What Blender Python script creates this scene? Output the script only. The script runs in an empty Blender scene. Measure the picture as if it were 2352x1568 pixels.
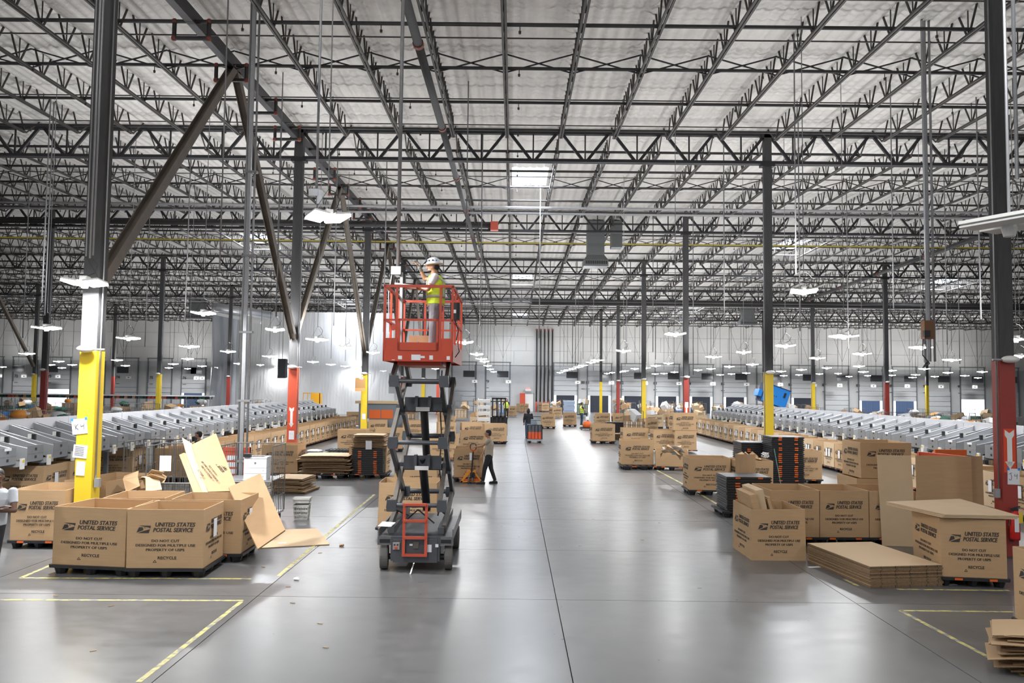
import bpy, bmesh, math, random
from mathutils import Vector, Matrix, Euler
random.seed(7)
sc = bpy.context.scene
col = sc.collection
# ---------------------------------------------------------------- camera, world, light, exposure
F = 1838.0; CAMZ = 3.03
cam = bpy.data.cameras.new('camera'); camo = bpy.data.objects.new('camera', cam); col.objects.link(camo)
cam.sensor_width = 36; cam.lens = F * 36 / 2352; cam.clip_end = 400; cam.clip_start = .1
PITCH, YAW, ROLL = .0559, -.0025, .0113
_f = Vector((math.sin(YAW) * math.cos(PITCH), math.cos(YAW) * math.cos(PITCH), math.sin(PITCH)))
_r = Vector((math.cos(YAW), -math.sin(YAW), 0)); _u = _r.cross(_f)
_r2 = math.cos(ROLL) * _r + math.sin(ROLL) * _u; _u2 = -math.sin(ROLL) * _r + math.cos(ROLL) * _u
CM = Matrix((( _r2.x, _u2.x, -_f.x, 0), (_r2.y, _u2.y, -_f.y, 0), (_r2.z, _u2.z, -_f.z, CAMZ), (0, 0, 0, 1)))
camo.matrix_world = CM
sc.camera = camo
sc.view_settings.view_transform = 'Standard'; sc.view_settings.look = 'None'; sc.view_settings.gamma = 1
sc.view_settings.use_curve_mapping = False; sc.view_settings.exposure = 0.27
w = bpy.data.worlds.new('world'); sc.world = w; w.use_nodes = True
w.node_tree.nodes['Background'].inputs[0].default_value = (.93, .96, 1, 1)
w.node_tree.nodes['Background'].inputs[1].default_value = .36
sc.cycles.max_bounces = 6; sc.cycles.diffuse_bounces = 4; sc.cycles.glossy_bounces = 3; sc.cycles.transparent_max_bounces = 8
sc.cycles.use_denoising = True
sc.cycles.caustics_reflective = False; sc.cycles.caustics_refractive = False; sc.cycles.sample_clamp_indirect = 4
LAMP_W = 125.0      # power of one hanging lamp, watts
SKY_W = 900.0      # daylight through one roof light

def ray(px, py):
    d = (px - 1176) * _r2 - (py - 784) * _u2 + F * _f
    return d / d.y
def fl(px, py, z=0.0):                       # the point at height z that is seen at a pixel
    d = ray(px, py); t = (z - CAMZ) / d.z
    return d.x * t, d.y * t
def dep(px, py, Y):                          # the point at depth Y seen at a pixel
    d = ray(px, py) * Y
    return d.x, Y, d.z + CAMZ

# ---------------------------------------------------------------- materials
MATS = {}
def mat(name, c, rough=.6, metal=0, noise=0, scale=20, bump=0, bscale=60, emit=0, stretch=None, spec=None, alpha=1):
    m = bpy.data.materials.new(name); m.use_nodes = True; nt = m.node_tree; b = nt.nodes['Principled BSDF']
    c = tuple(c) + (1,)
    b.inputs['Base Color'].default_value = c; b.inputs['Roughness'].default_value = rough; b.inputs['Metallic'].default_value = metal
    if spec is not None: b.inputs['Specular IOR Level'].default_value = spec
    if alpha < 1: b.inputs['Alpha'].default_value = alpha
    tc = nt.nodes.new('ShaderNodeTexCoord'); mp = nt.nodes.new('ShaderNodeMapping'); nt.links.new(tc.outputs['Object'], mp.inputs[0])
    if stretch: mp.inputs['Scale'].default_value = stretch
    n = nt.nodes.new('ShaderNodeTexNoise'); n.inputs['Scale'].default_value = scale; n.inputs['Detail'].default_value = 4
    nt.links.new(mp.outputs[0], n.inputs['Vector'])
    if noise:
        mx = nt.nodes.new('ShaderNodeMix'); mx.data_type = 'RGBA'
        mx.inputs[6].default_value = tuple(max(0, x * (1 - noise)) for x in c[:3]) + (1,); mx.inputs[7].default_value = tuple(min(1, x * (1 + noise)) for x in c[:3]) + (1,)
        nt.links.new(n.outputs['Fac'], mx.inputs[0]); nt.links.new(mx.outputs[2], b.inputs['Base Color'])
    if bump:
        n2 = nt.nodes.new('ShaderNodeTexNoise'); n2.inputs['Scale'].default_value = bscale; nt.links.new(mp.outputs[0], n2.inputs['Vector'])
        bp = nt.nodes.new('ShaderNodeBump'); bp.inputs['Strength'].default_value = bump; bp.inputs['Distance'].default_value = .02
        nt.links.new(n2.outputs['Fac'], bp.inputs['Height']); nt.links.new(bp.outputs[0], b.inputs['Normal'])
    if emit:
        b.inputs['Emission Color'].default_value = c; b.inputs['Emission Strength'].default_value = emit
    MATS[name] = m; return m
STEEL = mat('dark_steel', (.066, .060, .056), .55, .3, .25, 6)
GIRD = mat('girder_steel', (.035, .034, .038), .5, .3, .2, 6)
COLM = mat('column_grey', (.075, .075, .077), .68, 0, .25, 4, stretch=(4, 4, .6), spec=.3)
BRACE = mat('brace_steel', (.16, .135, .11), .6, 0, .35, 3)
YEL = mat('yellow_paint', (.80, .57, .03), .42, 0, .06, 3)
RED = mat('red_paint', (.33, .045, .035), .42, 0, .15, 3)
REDO = mat('bright_red_paint', (.58, .09, .045), .42, 0, .1, 3)
GALV = mat('galvanised', (.42, .43, .45), .4, .6, .15, 8)
GALD = mat('dull_conduit', (.30, .30, .31), .5, .5, .15, 8)
WHITE = mat('white_plastic', (.82, .82, .80), .4)
PAPER = mat('paper', (.80, .82, .86), .8, 0, .03, 40)
BLACK = mat('black_plastic', (.02, .021, .024), .42, 0, .3, 12)
BLKS = mat('black_screen', (.028, .03, .034), .3)
INK = mat('printed_ink', (.045, .04, .038), .7)
CARD = mat('cardboard', (.50, .335, .188), .82, 0, .10, 3.0, .08, 220, stretch=(1, 1, 9), spec=.25)
CARD2 = mat('cardboard_darker', (.43, .285, .16), .82, 0, .12, 4, .08, 220, spec=.25)
CARDL = mat('cardboard_light', (.60, .45, .29), .8, 0, .08, 4, .08, 220, spec=.25)
CARDE = mat('cardboard_edge', (.36, .25, .14), .9, 0, .3, 120)
ORNG = mat('orange_plastic', (.70, .13, .02), .45)
GRY = mat('chute_grey', (.36, .375, .39), .38, .1, .10, 3)
GRYD = mat('chute_plate', (.155, .17, .185), .42, .2, .12, 6)
ALU = mat('aluminium', (.66, .68, .72), .32, .2, .12, 3, stretch=(1, .15, 1))
RAIL = mat('bright_rail', (.76, .78, .82), .3, .15, .1, 2)
REDL = mat('lift_orange_red', (.52, .062, .025), .42, 0, .15, 4)
LGRY = mat('lift_grey', (.085, .092, .105), .45, .2, .25, 6)
LGR2 = mat('lift_brown_grey', (.12, .108, .095), .5, .1, .3, 5)
RUB = mat('grey_tyre', (.12, .115, .11), .75, 0, .2, 10)
GREEN = mat('green_fabric', (.025, .11, .07), .7, 0, .2, 8)
BLUE = mat('blue_plastic', (.05, .24, .60), .45, 0, .1, 4)
BAG = mat('grey_film', (.48, .48, .50), .35, 0, .35, 5, .5, 14)
BAGO = mat('orange_film', (.85, .33, .06), .5, 0, .2, 8, .4, 14)
BAGW = mat('white_film', (.78, .79, .80), .4, 0, .15, 8, .4, 14)
SKIN = mat('skin', (.42, .22, .14), .55, 0, .08, 20)
SKIND = mat('darker_skin', (.13, .06, .035), .5, 0, .1, 20)
HAIR = mat('black_hair', (.012, .011, .011), .6, 0, .3, 60)

def floor_mat():
    m = bpy.data.materials.new('polished_concrete'); m.use_nodes = True; nt = m.node_tree; L = nt.links.new
    b = nt.nodes['Principled BSDF']; tc = nt.nodes.new('ShaderNodeTexCoord'); ge = nt.nodes.new('ShaderNodeNewGeometry')
    def noise(s, d=5, st=None, rg=.6):
        n = nt.nodes.new('ShaderNodeTexNoise'); n.inputs['Scale'].default_value = s; n.inputs['Detail'].default_value = d; n.inputs['Roughness'].default_value = rg
        mp = nt.nodes.new('ShaderNodeMapping'); L(ge.outputs['Position'], mp.inputs[0])
        if st: mp.inputs['Scale'].default_value = st
        L(mp.outputs[0], n.inputs['Vector']); return n
    n1 = noise(.55, 6); n2 = noise(2.6, 9, (1, 1.7, 1), .68); n3 = noise(2.0, 8, (.5, 3, 1), .75)
    r = nt.nodes.new('ShaderNodeValToRGB'); e = r.color_ramp.elements
    e[0].position = .3; e[0].color = (.098, .100, .104, 1); e[1].position = .72; e[1].color = (.172, .171, .169, 1)
    mx = nt.nodes.new('ShaderNodeMath'); mx.operation = 'ADD'
    m1 = nt.nodes.new('ShaderNodeMath'); m1.operation = 'MULTIPLY'; m1.inputs[1].default_value = .66; L(n1.outputs['Fac'], m1.inputs[0])
    m2 = nt.nodes.new('ShaderNodeMath'); m2.operation = 'MULTIPLY'; m2.inputs[1].default_value = .34; L(n2.outputs['Fac'], m2.inputs[0])
    L(m1.outputs[0], mx.inputs[0]); L(m2.outputs[0], mx.inputs[1]); L(mx.outputs[0], r.inputs[0])
    # scuffs
    sr = nt.nodes.new('ShaderNodeValToRGB'); sr.color_ramp.elements[0].position = .70; sr.color_ramp.elements[0].color = (0, 0, 0, 1); sr.color_ramp.elements[1].position = .78
    L(n3.outputs['Fac'], sr.inputs[0])
    mc = nt.nodes.new('ShaderNodeMix'); mc.data_type = 'RGBA'; L(r.outputs[0], mc.inputs[6]); mc.inputs[7].default_value = (.10, .10, .10, 1)
    ms = nt.nodes.new('ShaderNodeMath'); ms.operation = 'MULTIPLY'; ms.inputs[1].default_value = .35; L(sr.outputs[0], ms.inputs[0]); L(ms.outputs[0], mc.inputs[0])
    L(mc.outputs[2], b.inputs['Base Color'])
    mr = nt.nodes.new('ShaderNodeMapRange'); mr.inputs[1].default_value = .3; mr.inputs[2].default_value = .7; mr.inputs[3].default_value = .27; mr.inputs[4].default_value = .36
    L(n2.outputs['Fac'], mr.inputs[0]); L(mr.outputs[0], b.inputs['Roughness'])
    b.inputs['Specular IOR Level'].default_value = .6
    bp = nt.nodes.new('ShaderNodeBump'); bp.inputs['Strength'].default_value = .004; bp.inputs['Distance'].default_value = .01; L(n2.outputs['Fac'], bp.inputs['Height']); L(bp.outputs[0], b.inputs['Normal'])
    return m
CONC = floor_mat()
def line_mat():
    m = mat('floor_tape_yellow', (.62, .56, .20), .6); nt = m.node_tree; b = nt.nodes['Principled BSDF']
    ge = nt.nodes.new('ShaderNodeNewGeometry'); n = nt.nodes.new('ShaderNodeTexNoise'); n.inputs['Scale'].default_value = 9; n.inputs['Detail'].default_value = 6
    nt.links.new(ge.outputs['Position'], n.inputs['Vector']); r = nt.nodes.new('ShaderNodeValToRGB'); r.color_ramp.elements[0].position = .44; r.color_ramp.elements[1].position = .60
    nt.links.new(n.outputs['Fac'], r.inputs[0]); mx = nt.nodes.new('ShaderNodeMix'); mx.data_type = 'RGBA'
    mx.inputs[6].default_value = (.62, .55, .17, 1); mx.inputs[7].default_value = (.27, .265, .25, 1)
    nt.links.new(r.outputs[0], mx.inputs[0]); nt.links.new(mx.outputs[2], b.inputs['Base Color']); return m
TAPE = line_mat()
def foil_mat():
    m = mat('ceiling_foil', (.74, .715, .68), .42, .08, .06, 1.5); nt = m.node_tree; b = nt.nodes['Principled BSDF']; L = nt.links.new
    ge = nt.nodes.new('ShaderNodeNewGeometry'); mp = nt.nodes.new('ShaderNodeMapping'); L(ge.outputs['Position'], mp.inputs[0])
    n = nt.nodes.new('ShaderNodeTexNoise'); n.inputs['Scale'].default_value = 2.2; n.inputs['Detail'].default_value = 7; n.inputs['Roughness'].default_value = .65; mp.inputs['Scale'].default_value = (1, 2.0, 1)
    n.inputs['Distortion'].default_value = .6
    L(mp.outputs[0], n.inputs['Vector']); bp = nt.nodes.new('ShaderNodeBump'); bp.inputs['Strength'].default_value = .7; bp.inputs['Distance'].default_value = .06
    L(n.outputs['Fac'], bp.inputs['Height']); L(bp.outputs[0], b.inputs['Normal']); return m
FOIL = foil_mat()
WALLM = mat('wall_insulation', (.60, .595, .58), .7, 0, .08, .6, .35, 1.6)
WALLC = mat('wall_concrete', (.50, .505, .51), .75, 0, .10, .9, .1, 5)
DOORM = mat('door_panel', (.52, .535, .55), .5, 0, .06, 2)
def led(name, c, s):
    m = mat(name, c, .5, emit=s); m.cycles.emission_sampling = 'NONE'; return m
LED = led('led_panel', (1, 1, 1), 14)
DAY = led('daylight_opening', (.86, .93, 1.0), 2.6)

def flat_mat(name, top, edge):
    m = mat(name, top, .85, 0, .1, 5); nt = m.node_tree; b = nt.nodes['Principled BSDF']; L = nt.links.new
    ge = nt.nodes.new('ShaderNodeNewGeometry'); sx = nt.nodes.new('ShaderNodeSeparateXYZ'); L(ge.outputs['True Normal'], sx.inputs[0]); ab = nt.nodes.new('ShaderNodeMath'); ab.operation = 'ABSOLUTE'; L(sx.outputs[2], ab.inputs[0])
    gt = nt.nodes.new('ShaderNodeMath'); gt.operation = 'GREATER_THAN'; gt.inputs[1].default_value = .5; L(ab.outputs[0], gt.inputs[0])
    n = nt.nodes.new('ShaderNodeTexNoise'); n.inputs['Scale'].default_value = 90; L(ge.outputs['Position'], n.inputs['Vector']); r = nt.nodes.new('ShaderNodeValToRGB'); r.color_ramp.elements[0].position = .35; r.color_ramp.elements[1].position = .65
    r.color_ramp.elements[0].color = tuple(x * .55 for x in edge) + (1,); r.color_ramp.elements[1].color = tuple(edge) + (1,); L(n.outputs['Fac'], r.inputs[0])
    mx = nt.nodes.new('ShaderNodeMix'); mx.data_type = 'RGBA'; L(gt.outputs[0], mx.inputs[0]); L(r.outputs[0], mx.inputs[6]); mx.inputs[7].default_value = tuple(top) + (1,); L(mx.outputs[2], b.inputs['Base Color']); return m
FLA = flat_mat('corrugated_sheet', (.50, .345, .20), (.27, .175, .095)); FLB = flat_mat('corrugated_sheet_pale', (.62, .46, .29), (.33, .22, .125)); FLC = flat_mat('corrugated_sheet_brown', (.42, .28, .155), (.20, .13, .07))
# ---------------------------------------------------------------- mesh helpers
def link(o, parent=None):
    col.objects.link(o)
    if parent is not None: o.parent = parent
    return o
class MB:
    def __init__(s): s.v = []; s.f = []
    def add(s, vs, fs, M=None):
        n = len(s.v)
        s.v += [tuple(M @ Vector(v)) for v in vs] if M is not None else [tuple(v) for v in vs]
        s.f += [tuple(i + n for i in f) for f in fs]; return s
    def box(s, x0, x1, y0, y1, z0, z1, M=None):
        return s.add([(x0, y0, z0), (x1, y0, z0), (x1, y1, z0), (x0, y1, z0), (x0, y0, z1), (x1, y0, z1), (x1, y1, z1), (x0, y1, z1)],
                     [(0, 3, 2, 1), (4, 5, 6, 7), (0, 1, 5, 4), (1, 2, 6, 5), (2, 3, 7, 6), (3, 0, 4, 7)], M)
    def cbox(s, c, d, M=None):
        return s.box(c[0] - d[0] / 2, c[0] + d[0] / 2, c[1] - d[1] / 2, c[1] + d[1] / 2, c[2] - d[2] / 2, c[2] + d[2] / 2, M)
    def hexa(s, p): return s.add(p, [(0, 3, 2, 1), (4, 5, 6, 7), (0, 1, 5, 4), (1, 2, 6, 5), (2, 3, 7, 6), (3, 0, 4, 7)])
    def _fr(s, a, b, up=None):
        a = Vector(a); b = Vector(b); d = (b - a); d = d.normalized() if d.length > 1e-9 else Vector((0, 0, 1))
        u = Vector(up) if up else (Vector((0, 0, 1)) if abs(d.z) < .95 else Vector((0, 1, 0)))
        x = d.cross(u); x = x.normalized() if x.length > 1e-6 else Vector((1, 0, 0)); return a, b, x, x.cross(d).normalized()
    def bar(s, a, b, w, h, up=None):
        a, b, x, y = s._fr(a, b, up); x = x * w / 2; y = y * h / 2
        return s.hexa([a - x - y, a + x - y, a + x + y, a - x + y, b - x - y, b + x - y, b + x + y, b - x + y])
    def tube(s, a, b, r, n=8, r2=None, cap=True):
        a, b, x, y = s._fr(a, b); r2 = r if r2 is None else r2; vs = []
        for p, q in ((a, r), (b, r2)):
            for i in range(n):
                t = 2 * math.pi * i / n; vs.append(p + x * (q * math.cos(t)) + y * (q * math.sin(t)))
        fs = [(i, (i + 1) % n, n + (i + 1) % n, n + i) for i in range(n)]
        if cap: fs += [tuple(range(n))[::-1], tuple(range(n, 2 * n))]
        return s.add(vs, fs)
    def path(s, pts, r, n=6):
        for a, b in zip(pts, pts[1:]): s.tube(a, b, r, n)
        return s
    def lathe(s, prof, n=16, M=None):      # profile of (r, z)
        vs = [(r * math.cos(2 * math.pi * i / n), r * math.sin(2 * math.pi * i / n), z) for r, z in prof for i in range(n)]
        fs = [(j * n + i, j * n + (i + 1) % n, (j + 1) * n + (i + 1) % n, (j + 1) * n + i) for j in range(len(prof) - 1) for i in range(n)]
        fs += [tuple(range(n))[::-1], tuple(range((len(prof) - 1) * n, len(prof) * n))]
        return s.add(vs, fs, M)
    def prism(s, poly, a0, a1, ax='y', M=None):   # polygon in the two other axes, from a0 to a1 along ax
        n = len(poly)
        def P(p, t): return {'x': (t, p[0], p[1]), 'y': (p[0], t, p[1]), 'z': (p[0], p[1], t)}[ax]
        vs = [P(p, a0) for p in poly] + [P(p, a1) for p in poly]
        return s.add(vs, [tuple(range(n))[::-1], tuple(range(n, 2 * n))] + [(i, (i + 1) % n, n + (i + 1) % n, n + i) for i in range(n)], M)
    def sheet(s, pts, t):                         # bent sheet: pts is a grid [row][col] of points, thickness t
        R = len(pts); Cn = len(pts[0]); P = [[Vector(q) for q in r] for r in pts]; top = []; bot = []
        for i in range(R):
            for j in range(Cn):
                a = P[min(i + 1, R - 1)][j] - P[max(i - 1, 0)][j]; b = P[i][min(j + 1, Cn - 1)] - P[i][max(j - 1, 0)]
                n = a.cross(b).normalized() * t / 2; top.append(P[i][j] + n); bot.append(P[i][j] - n)
        N = R * Cn; fs = []
        for i in range(R - 1):
            for j in range(Cn - 1):
                q = (i * Cn + j, i * Cn + j + 1, (i + 1) * Cn + j + 1, (i + 1) * Cn + j); fs += [q, tuple(k + N for k in q[::-1])]
        edge = [j for j in range(Cn)] + [i * Cn + Cn - 1 for i in range(1, R)] + [(R - 1) * Cn + j for j in range(Cn - 2, -1, -1)] + [i * Cn for i in range(R - 2, 0, -1)]
        for a, b in zip(edge, edge[1:] + edge[:1]): fs.append((b, a, a + N, b + N))
        return s.add(top + bot, fs)
    def blob(s, c, r, n=8, m=6, seed=0, j=.0):
        rnd = random.Random(seed); c = Vector(c); vs = [c + Vector((0, 0, -r[2]))]
        for i in range(1, m):
            ph = math.pi * i / m
            for k in range(n):
                t = 2 * math.pi * k / n; q = 1 + rnd.uniform(-j, j)
                vs.append(c + Vector((r[0] * math.sin(ph) * math.cos(t) * q, r[1] * math.sin(ph) * math.sin(t) * q, -r[2] * math.cos(ph) * q)))
        vs.append(c + Vector((0, 0, r[2]))); e = len(vs) - 1
        fs = [(0, 1 + (k + 1) % n, 1 + k) for k in range(n)]
        for i in range(m - 2):
            for k in range(n): fs.append((1 + i * n + k, 1 + i * n + (k + 1) % n, 1 + (i + 1) * n + (k + 1) % n, 1 + (i + 1) * n + k))
        fs += [(1 + (m - 2) * n + k, 1 + (m - 2) * n + (k + 1) % n, e) for k in range(n)]
        return s.add(vs, fs)
    def mesh(s, name, m=None, smooth=False):
        me = bpy.data.meshes.new(name); me.from_pydata(s.v, [], s.f); me.update()
        if m: me.materials.append(m)
        if smooth: me.shade_smooth()
        return me
    def build(s, name, m, parent=None, smooth=False):
        return link(bpy.data.objects.new(name, s.mesh(name, m, smooth)), parent)
def inst(name, me, parent=None, loc=(0, 0, 0), rz=0):
    o = bpy.data.objects.new(name, me); o.location = loc; o.rotation_euler = (0, 0, rz); return link(o, parent)
def tag(o, label, cat=None, group=None, kind=None):
    o['label'] = label
    if cat: o['category'] = cat
    if group: o['group'] = group
    if kind: o['kind'] = kind
    return o
def empty(name, loc=(0, 0, 0), rz=0, label=None, cat=None, group=None):
    o = bpy.data.objects.new(name, None); o.location = loc; o.rotation_euler = (0, 0, rz); o.empty_display_size = .2; col.objects.link(o)
    if label: tag(o, label, cat, group)
    return o
def copy_tree(o, parent=None):
    c = o.copy(); col.objects.link(c); c.parent = parent
    for ch in [x for x in o.children]: copy_tree(ch, c)
    return c
ORD = ['first', 'second', 'third', 'fourth', 'fifth', 'sixth', 'seventh', 'eighth', 'ninth', 'tenth', 'eleventh', 'twelfth', 'thirteenth', 'fourteenth', 'fifteenth', 'sixteenth', 'seventeenth', 'eighteenth', 'nineteenth', 'twentieth']
def ordn(n):
    if n < 20: return ORD[n]
    t = {2: 'twenty', 3: 'thirty', 4: 'forty', 5: 'fifty', 6: 'sixty'}[(n + 1) // 10]
    return t + '-' + ORD[(n + 1) % 10 - 1] if (n + 1) % 10 else {2: 'twentieth', 3: 'thirtieth', 4: 'fortieth', 5: 'fiftieth'}[(n + 1) // 10]
LM = [(-9999, 'the left photo edge'), (212, 'the K4 column'), (480, 'the plastic curtain edge'), (675, 'the red arrow column'), (838, 'the lift-left yellow column'), (968, 'the scissor lift'),
      (1248, 'the black riser pipes'), (1478, 'the aisle-right yellow column'), (1575, 'the aisle-right red column'), (1763, 'the nearest right yellow column'), (1868, 'the thin yellow column'), (2035, 'the far red column'), (2306, 'the J4 column'), (99999, 'the right photo edge')]
def zone(px):
    for a, b in zip(LM, LM[1:]):
        if a[0] <= px < b[0]: return a[1], b[1]
ZC = {}
def zlabel(what, px, cap=16):           # names things of one kind by their rank between two landmarks (call from left to right)
    a, b = zone(px); k = (what, a); ZC[k] = ZC.get(k, -1) + 1
    a2 = 'right of ' + a
    s = f"{what}, {ordn(ZC[k])} {a2}"
    return s
# ---------------------------------------------------------------- building grid
WX, SY, X0, Y0 = 17.07, 13.807, 9.16, 15.0
JS = WX / 9
def gy(k): return Y0 + SY * k
GT = {-3: 11.8, -2: 11.95, -1: 12.08, 0: 12.2, 1: 12.33, 2: 12.45, 3: 12.10, 4: 11.68, 5: 11.27, 6: 10.87}   # girder top
def roof(y):                                  # insulation level
    k = (y - Y0) / SY; i = math.floor(k); i = max(-3, min(5, i)); t = k - i
    return GT[i] * (1 - t) + GT[i + 1] * t + .13
YW = gy(6)
# floor: base, slabs, painted lines
floor = MB().box(-95, 95, -35, YW + 6, -.5, -.025).build('floor', mat('joint_dark', (.05, .05, .05), .9)); tag(floor, 'polished grey concrete floor of the warehouse', kind='structure')
SX, SD = WX / 4, SY / 4; JX0, JY0 = .6462, 11.6
slab = MB().box(.006, SX - .006, .006, SD - .006, -.024, 0).mesh('concrete_slab', CONC)
for i in range(-9, 9):
    for j in range(-3, 10):
        if abs((i + .5) * SX + JX0) < .72 * (j + 1.2) * SD + 12: inst('concrete_slab', slab, floor, (JX0 + i * SX, JY0 + j * SD, 0))
fs = MB()
x9, x10 = JX0 - 9 * SX, JX0 + 9 * SX; ya, yb = JY0 - 3 * SD, JY0 + 10 * SD
for (a, b, c, d) in ((-95, 95, yb + .006, YW + 6), (-95, 95, -35, ya - .006), (-95, x9 - .006, ya, yb), (x10 + .006, 95, ya, yb)): fs.box(a, b, c, d, -.024, 0)
for i in range(-9, 9):
    for j in range(-3, 10):
        if not abs((i + .5) * SX + JX0) < .72 * (j + 1.2) * SD + 12: fs.box(JX0 + i * SX + .006, JX0 + (i + 1) * SX - .006, JY0 + j * SD + .006, JY0 + (j + 1) * SD - .006, -.024, 0)
tag(fs.build('far_slabs', CONC, floor), 'distant concrete slabs', kind='stuff')
def fline(p, q, wd=.065):
    a = fl(*p); b = fl(*q); a = Vector((a[0], a[1], 0)); b = Vector((b[0], b[1], 0)); d = (b - a).normalized(); n = Vector((-d.y, d.x, 0)) * wd / 2
    z = Vector((0, 0, .002)); 
    MB().add([a + n + z, a - n + z, b - n + z, b + n + z], [(0, 1, 2, 3)]).build('painted_line', TAPE, floor)
for p, q in (((0, 1377), (558, 1379)), ((556, 1380), (318, 1566)), ((45, 1327), (578, 1329)), ((47, 1327), (125, 1294)), ((640, 1322), (860, 1135)), ((2068, 1402), (2330, 1405)), ((2068, 1402), (2352, 1552)),
             ((2060, 1353), (2318, 1356)), ((1600, 1130), (1700, 1188)), ((1940, 1330), (1970, 1345)), ((1500, 1075), (1570, 1112))): fline(p, q)
# ceiling
deck = MB()
ks = list(range(-3, 7))
for a, b in zip(ks, ks[1:]):
    z0, z1 = GT[a] + .35, GT[b] + .35
    deck.hexa([(-95, gy(a), z0), (95, gy(a), z0), (95, gy(b), z1), (-95, gy(b), z1), (-95, gy(a), z0 + .15), (95, gy(a), z0 + .15), (95, gy(b), z1 + .15), (-95, gy(b), z1 + .15)])
ceil = deck.build('ceiling', FOIL); tag(ceil, 'roof lined with wrinkled white foil insulation', kind='structure')
HOLES = []     # roof lights (bay, joist index, y0, y1)
def panel_mesh(k, hole=None):
    m = MB(); n, r = 25, 9; y0 = gy(k) + .0; y1 = gy(k + 1); rnd = random.Random(k)
    jit = [[rnd.uniform(-.006, .006) for _ in range(n)] for _ in range(r)]
    vs = []; fs = []
    for i in range(r):
        y = y0 + (y1 - y0) * i / (r - 1)
        for j in range(n):
            u = j / (n - 1); x = u * JS
            z = roof(min(y, y1 - 1e-4)) - .05 * math.sin(math.pi * u) ** .6 - .045 * abs(math.sin(math.pi * u * 6)) + jit[i][j]
            vs.append((x, y, z))
    for i in range(r - 1):
        ym = y0 + (y1 - y0) * (i + .5) / (r - 1)
        for j in range(n - 1):
            if hole and hole[0] <= i < hole[1] and 2 <= j < n - 3: continue
            fs.append((i * n + j, (i + 1) * n + j, (i + 1) * n + j + 1, i * n + j + 1))
    m.add(vs, fs); return m.mesh('insulation_panel', FOIL, True)
LIGHTS_SKY = [(1, -5, 3, 5), (2, -14, 4, 6), (2, 4, 4, 6), (3, -5, 4, 6), (4, -14, 5, 7), (4, 4, 5, 7), (3, 13, 4, 6), (5, -5, 3, 5)]
for k in range(0, 6):
    half = {0: 20, 1: 28, 2: 37, 3: 46, 4: 55, 5: 64}[k]; me = panel_mesh(k); mh = None
    n0 = math.ceil((-half - X0) / JS); n1 = math.floor((half - X0) / JS)
    for j in range(n0, n1):
        hs = [h for h in LIGHTS_SKY if h[0] == k and h[1] == j]
        if hs:
            h = hs[0]; inst('insulation_panel', panel_mesh(k, (h[2], h[3])), ceil, (X0 + j * JS, 0, 0))
            ya = gy(k) + SY * h[2] / 8; yb = gy(k) + SY * h[3] / 8; xa = X0 + j * JS; z = roof((ya + yb) / 2)
            s = MB().box(xa + .1, xa + JS - .1, ya, yb, z + .02, z + .05).build('skylight', led('skylight_lens', (.80, .88, 1.0), 3.2) if 'skylight_lens' not in MATS else MATS['skylight_lens'], ceil)
            la = bpy.data.lights.new('roof_daylight', 'AREA'); la.shape = 'RECTANGLE'; la.size = JS - .3; la.size_y = yb - ya; la.energy = SKY_W; la.color = (.86, .92, 1)
            lo = bpy.data.objects.new('roof_daylight', la); lo.location = (xa + JS / 2, (ya + yb) / 2, z - .05); link(lo)
            continue
        inst('insulation_panel', me, ceil, (X0 + j * JS, 0, 0))
# roof joists
def joist_mesh(k):
    y0, y1 = gy(k), gy(k + 1); zt = lambda y: roof(min(y, y1 - 1e-4)) + .02; D = .66
    c = MB(); wb = MB(); yA, yB = y0 + .95, y1 - .95
    for sx in (-.042, .042):
        c.bar((sx, yA, zt(yA) - D), (sx, yB, zt(yB) - D), .055, .05)
    n = 11; st = (yB - yA) / (n - .0)
    for i in range(n + 1):
        y = yA + st * i; zb = zt(y) - D
        if 0 < i < n or True:
            a = y - st * .37 if i else y0 + .1; b = y + st * .37 if i < n else y1 - .1
            wb.bar((0, y - .04, zb), (0, a, zt(a)), .045, .03); wb.bar((0, y + .04, zb), (0, b, zt(b)), .045, .03)
            if 0 < i < n: wb.bar((0, y, zb), (0, y, zt(y)), .025, .025)
    return c.mesh('bottom_chord', STEEL), wb.mesh('web', STEEL)
BAYN = ['first', 'second', 'third', 'fourth', 'fifth', 'sixth']
for k in range(0, 6):
    half = {0: 19, 1: 27, 2: 36, 3: 45, 4: 54, 5: 63}[k]; cm, wm = joist_mesh(k)
    n0 = math.ceil((-half - X0) / JS); n1 = math.floor((half - X0) / JS); jc = -5
    for j in range(n0, n1 + 1):
        if j % 9 == 0 and j == -9: continue
        side = 'right' if j > jc else 'left'; dd = abs(j - jc)
        lb = f"dark open-web joist in the {BAYN[k]} visible roof bay, {ordn(dd - 1)} {side} of the aisle centre" if dd else f"dark open-web joist over the aisle centre in the {BAYN[k]} visible roof bay"
        o = inst('roof_joist', cm, None, (X0 + j * JS, 0, 0)); tag(o, lb, 'joist', 'open-web joists under the roof'); inst('web', wm, o)
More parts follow.
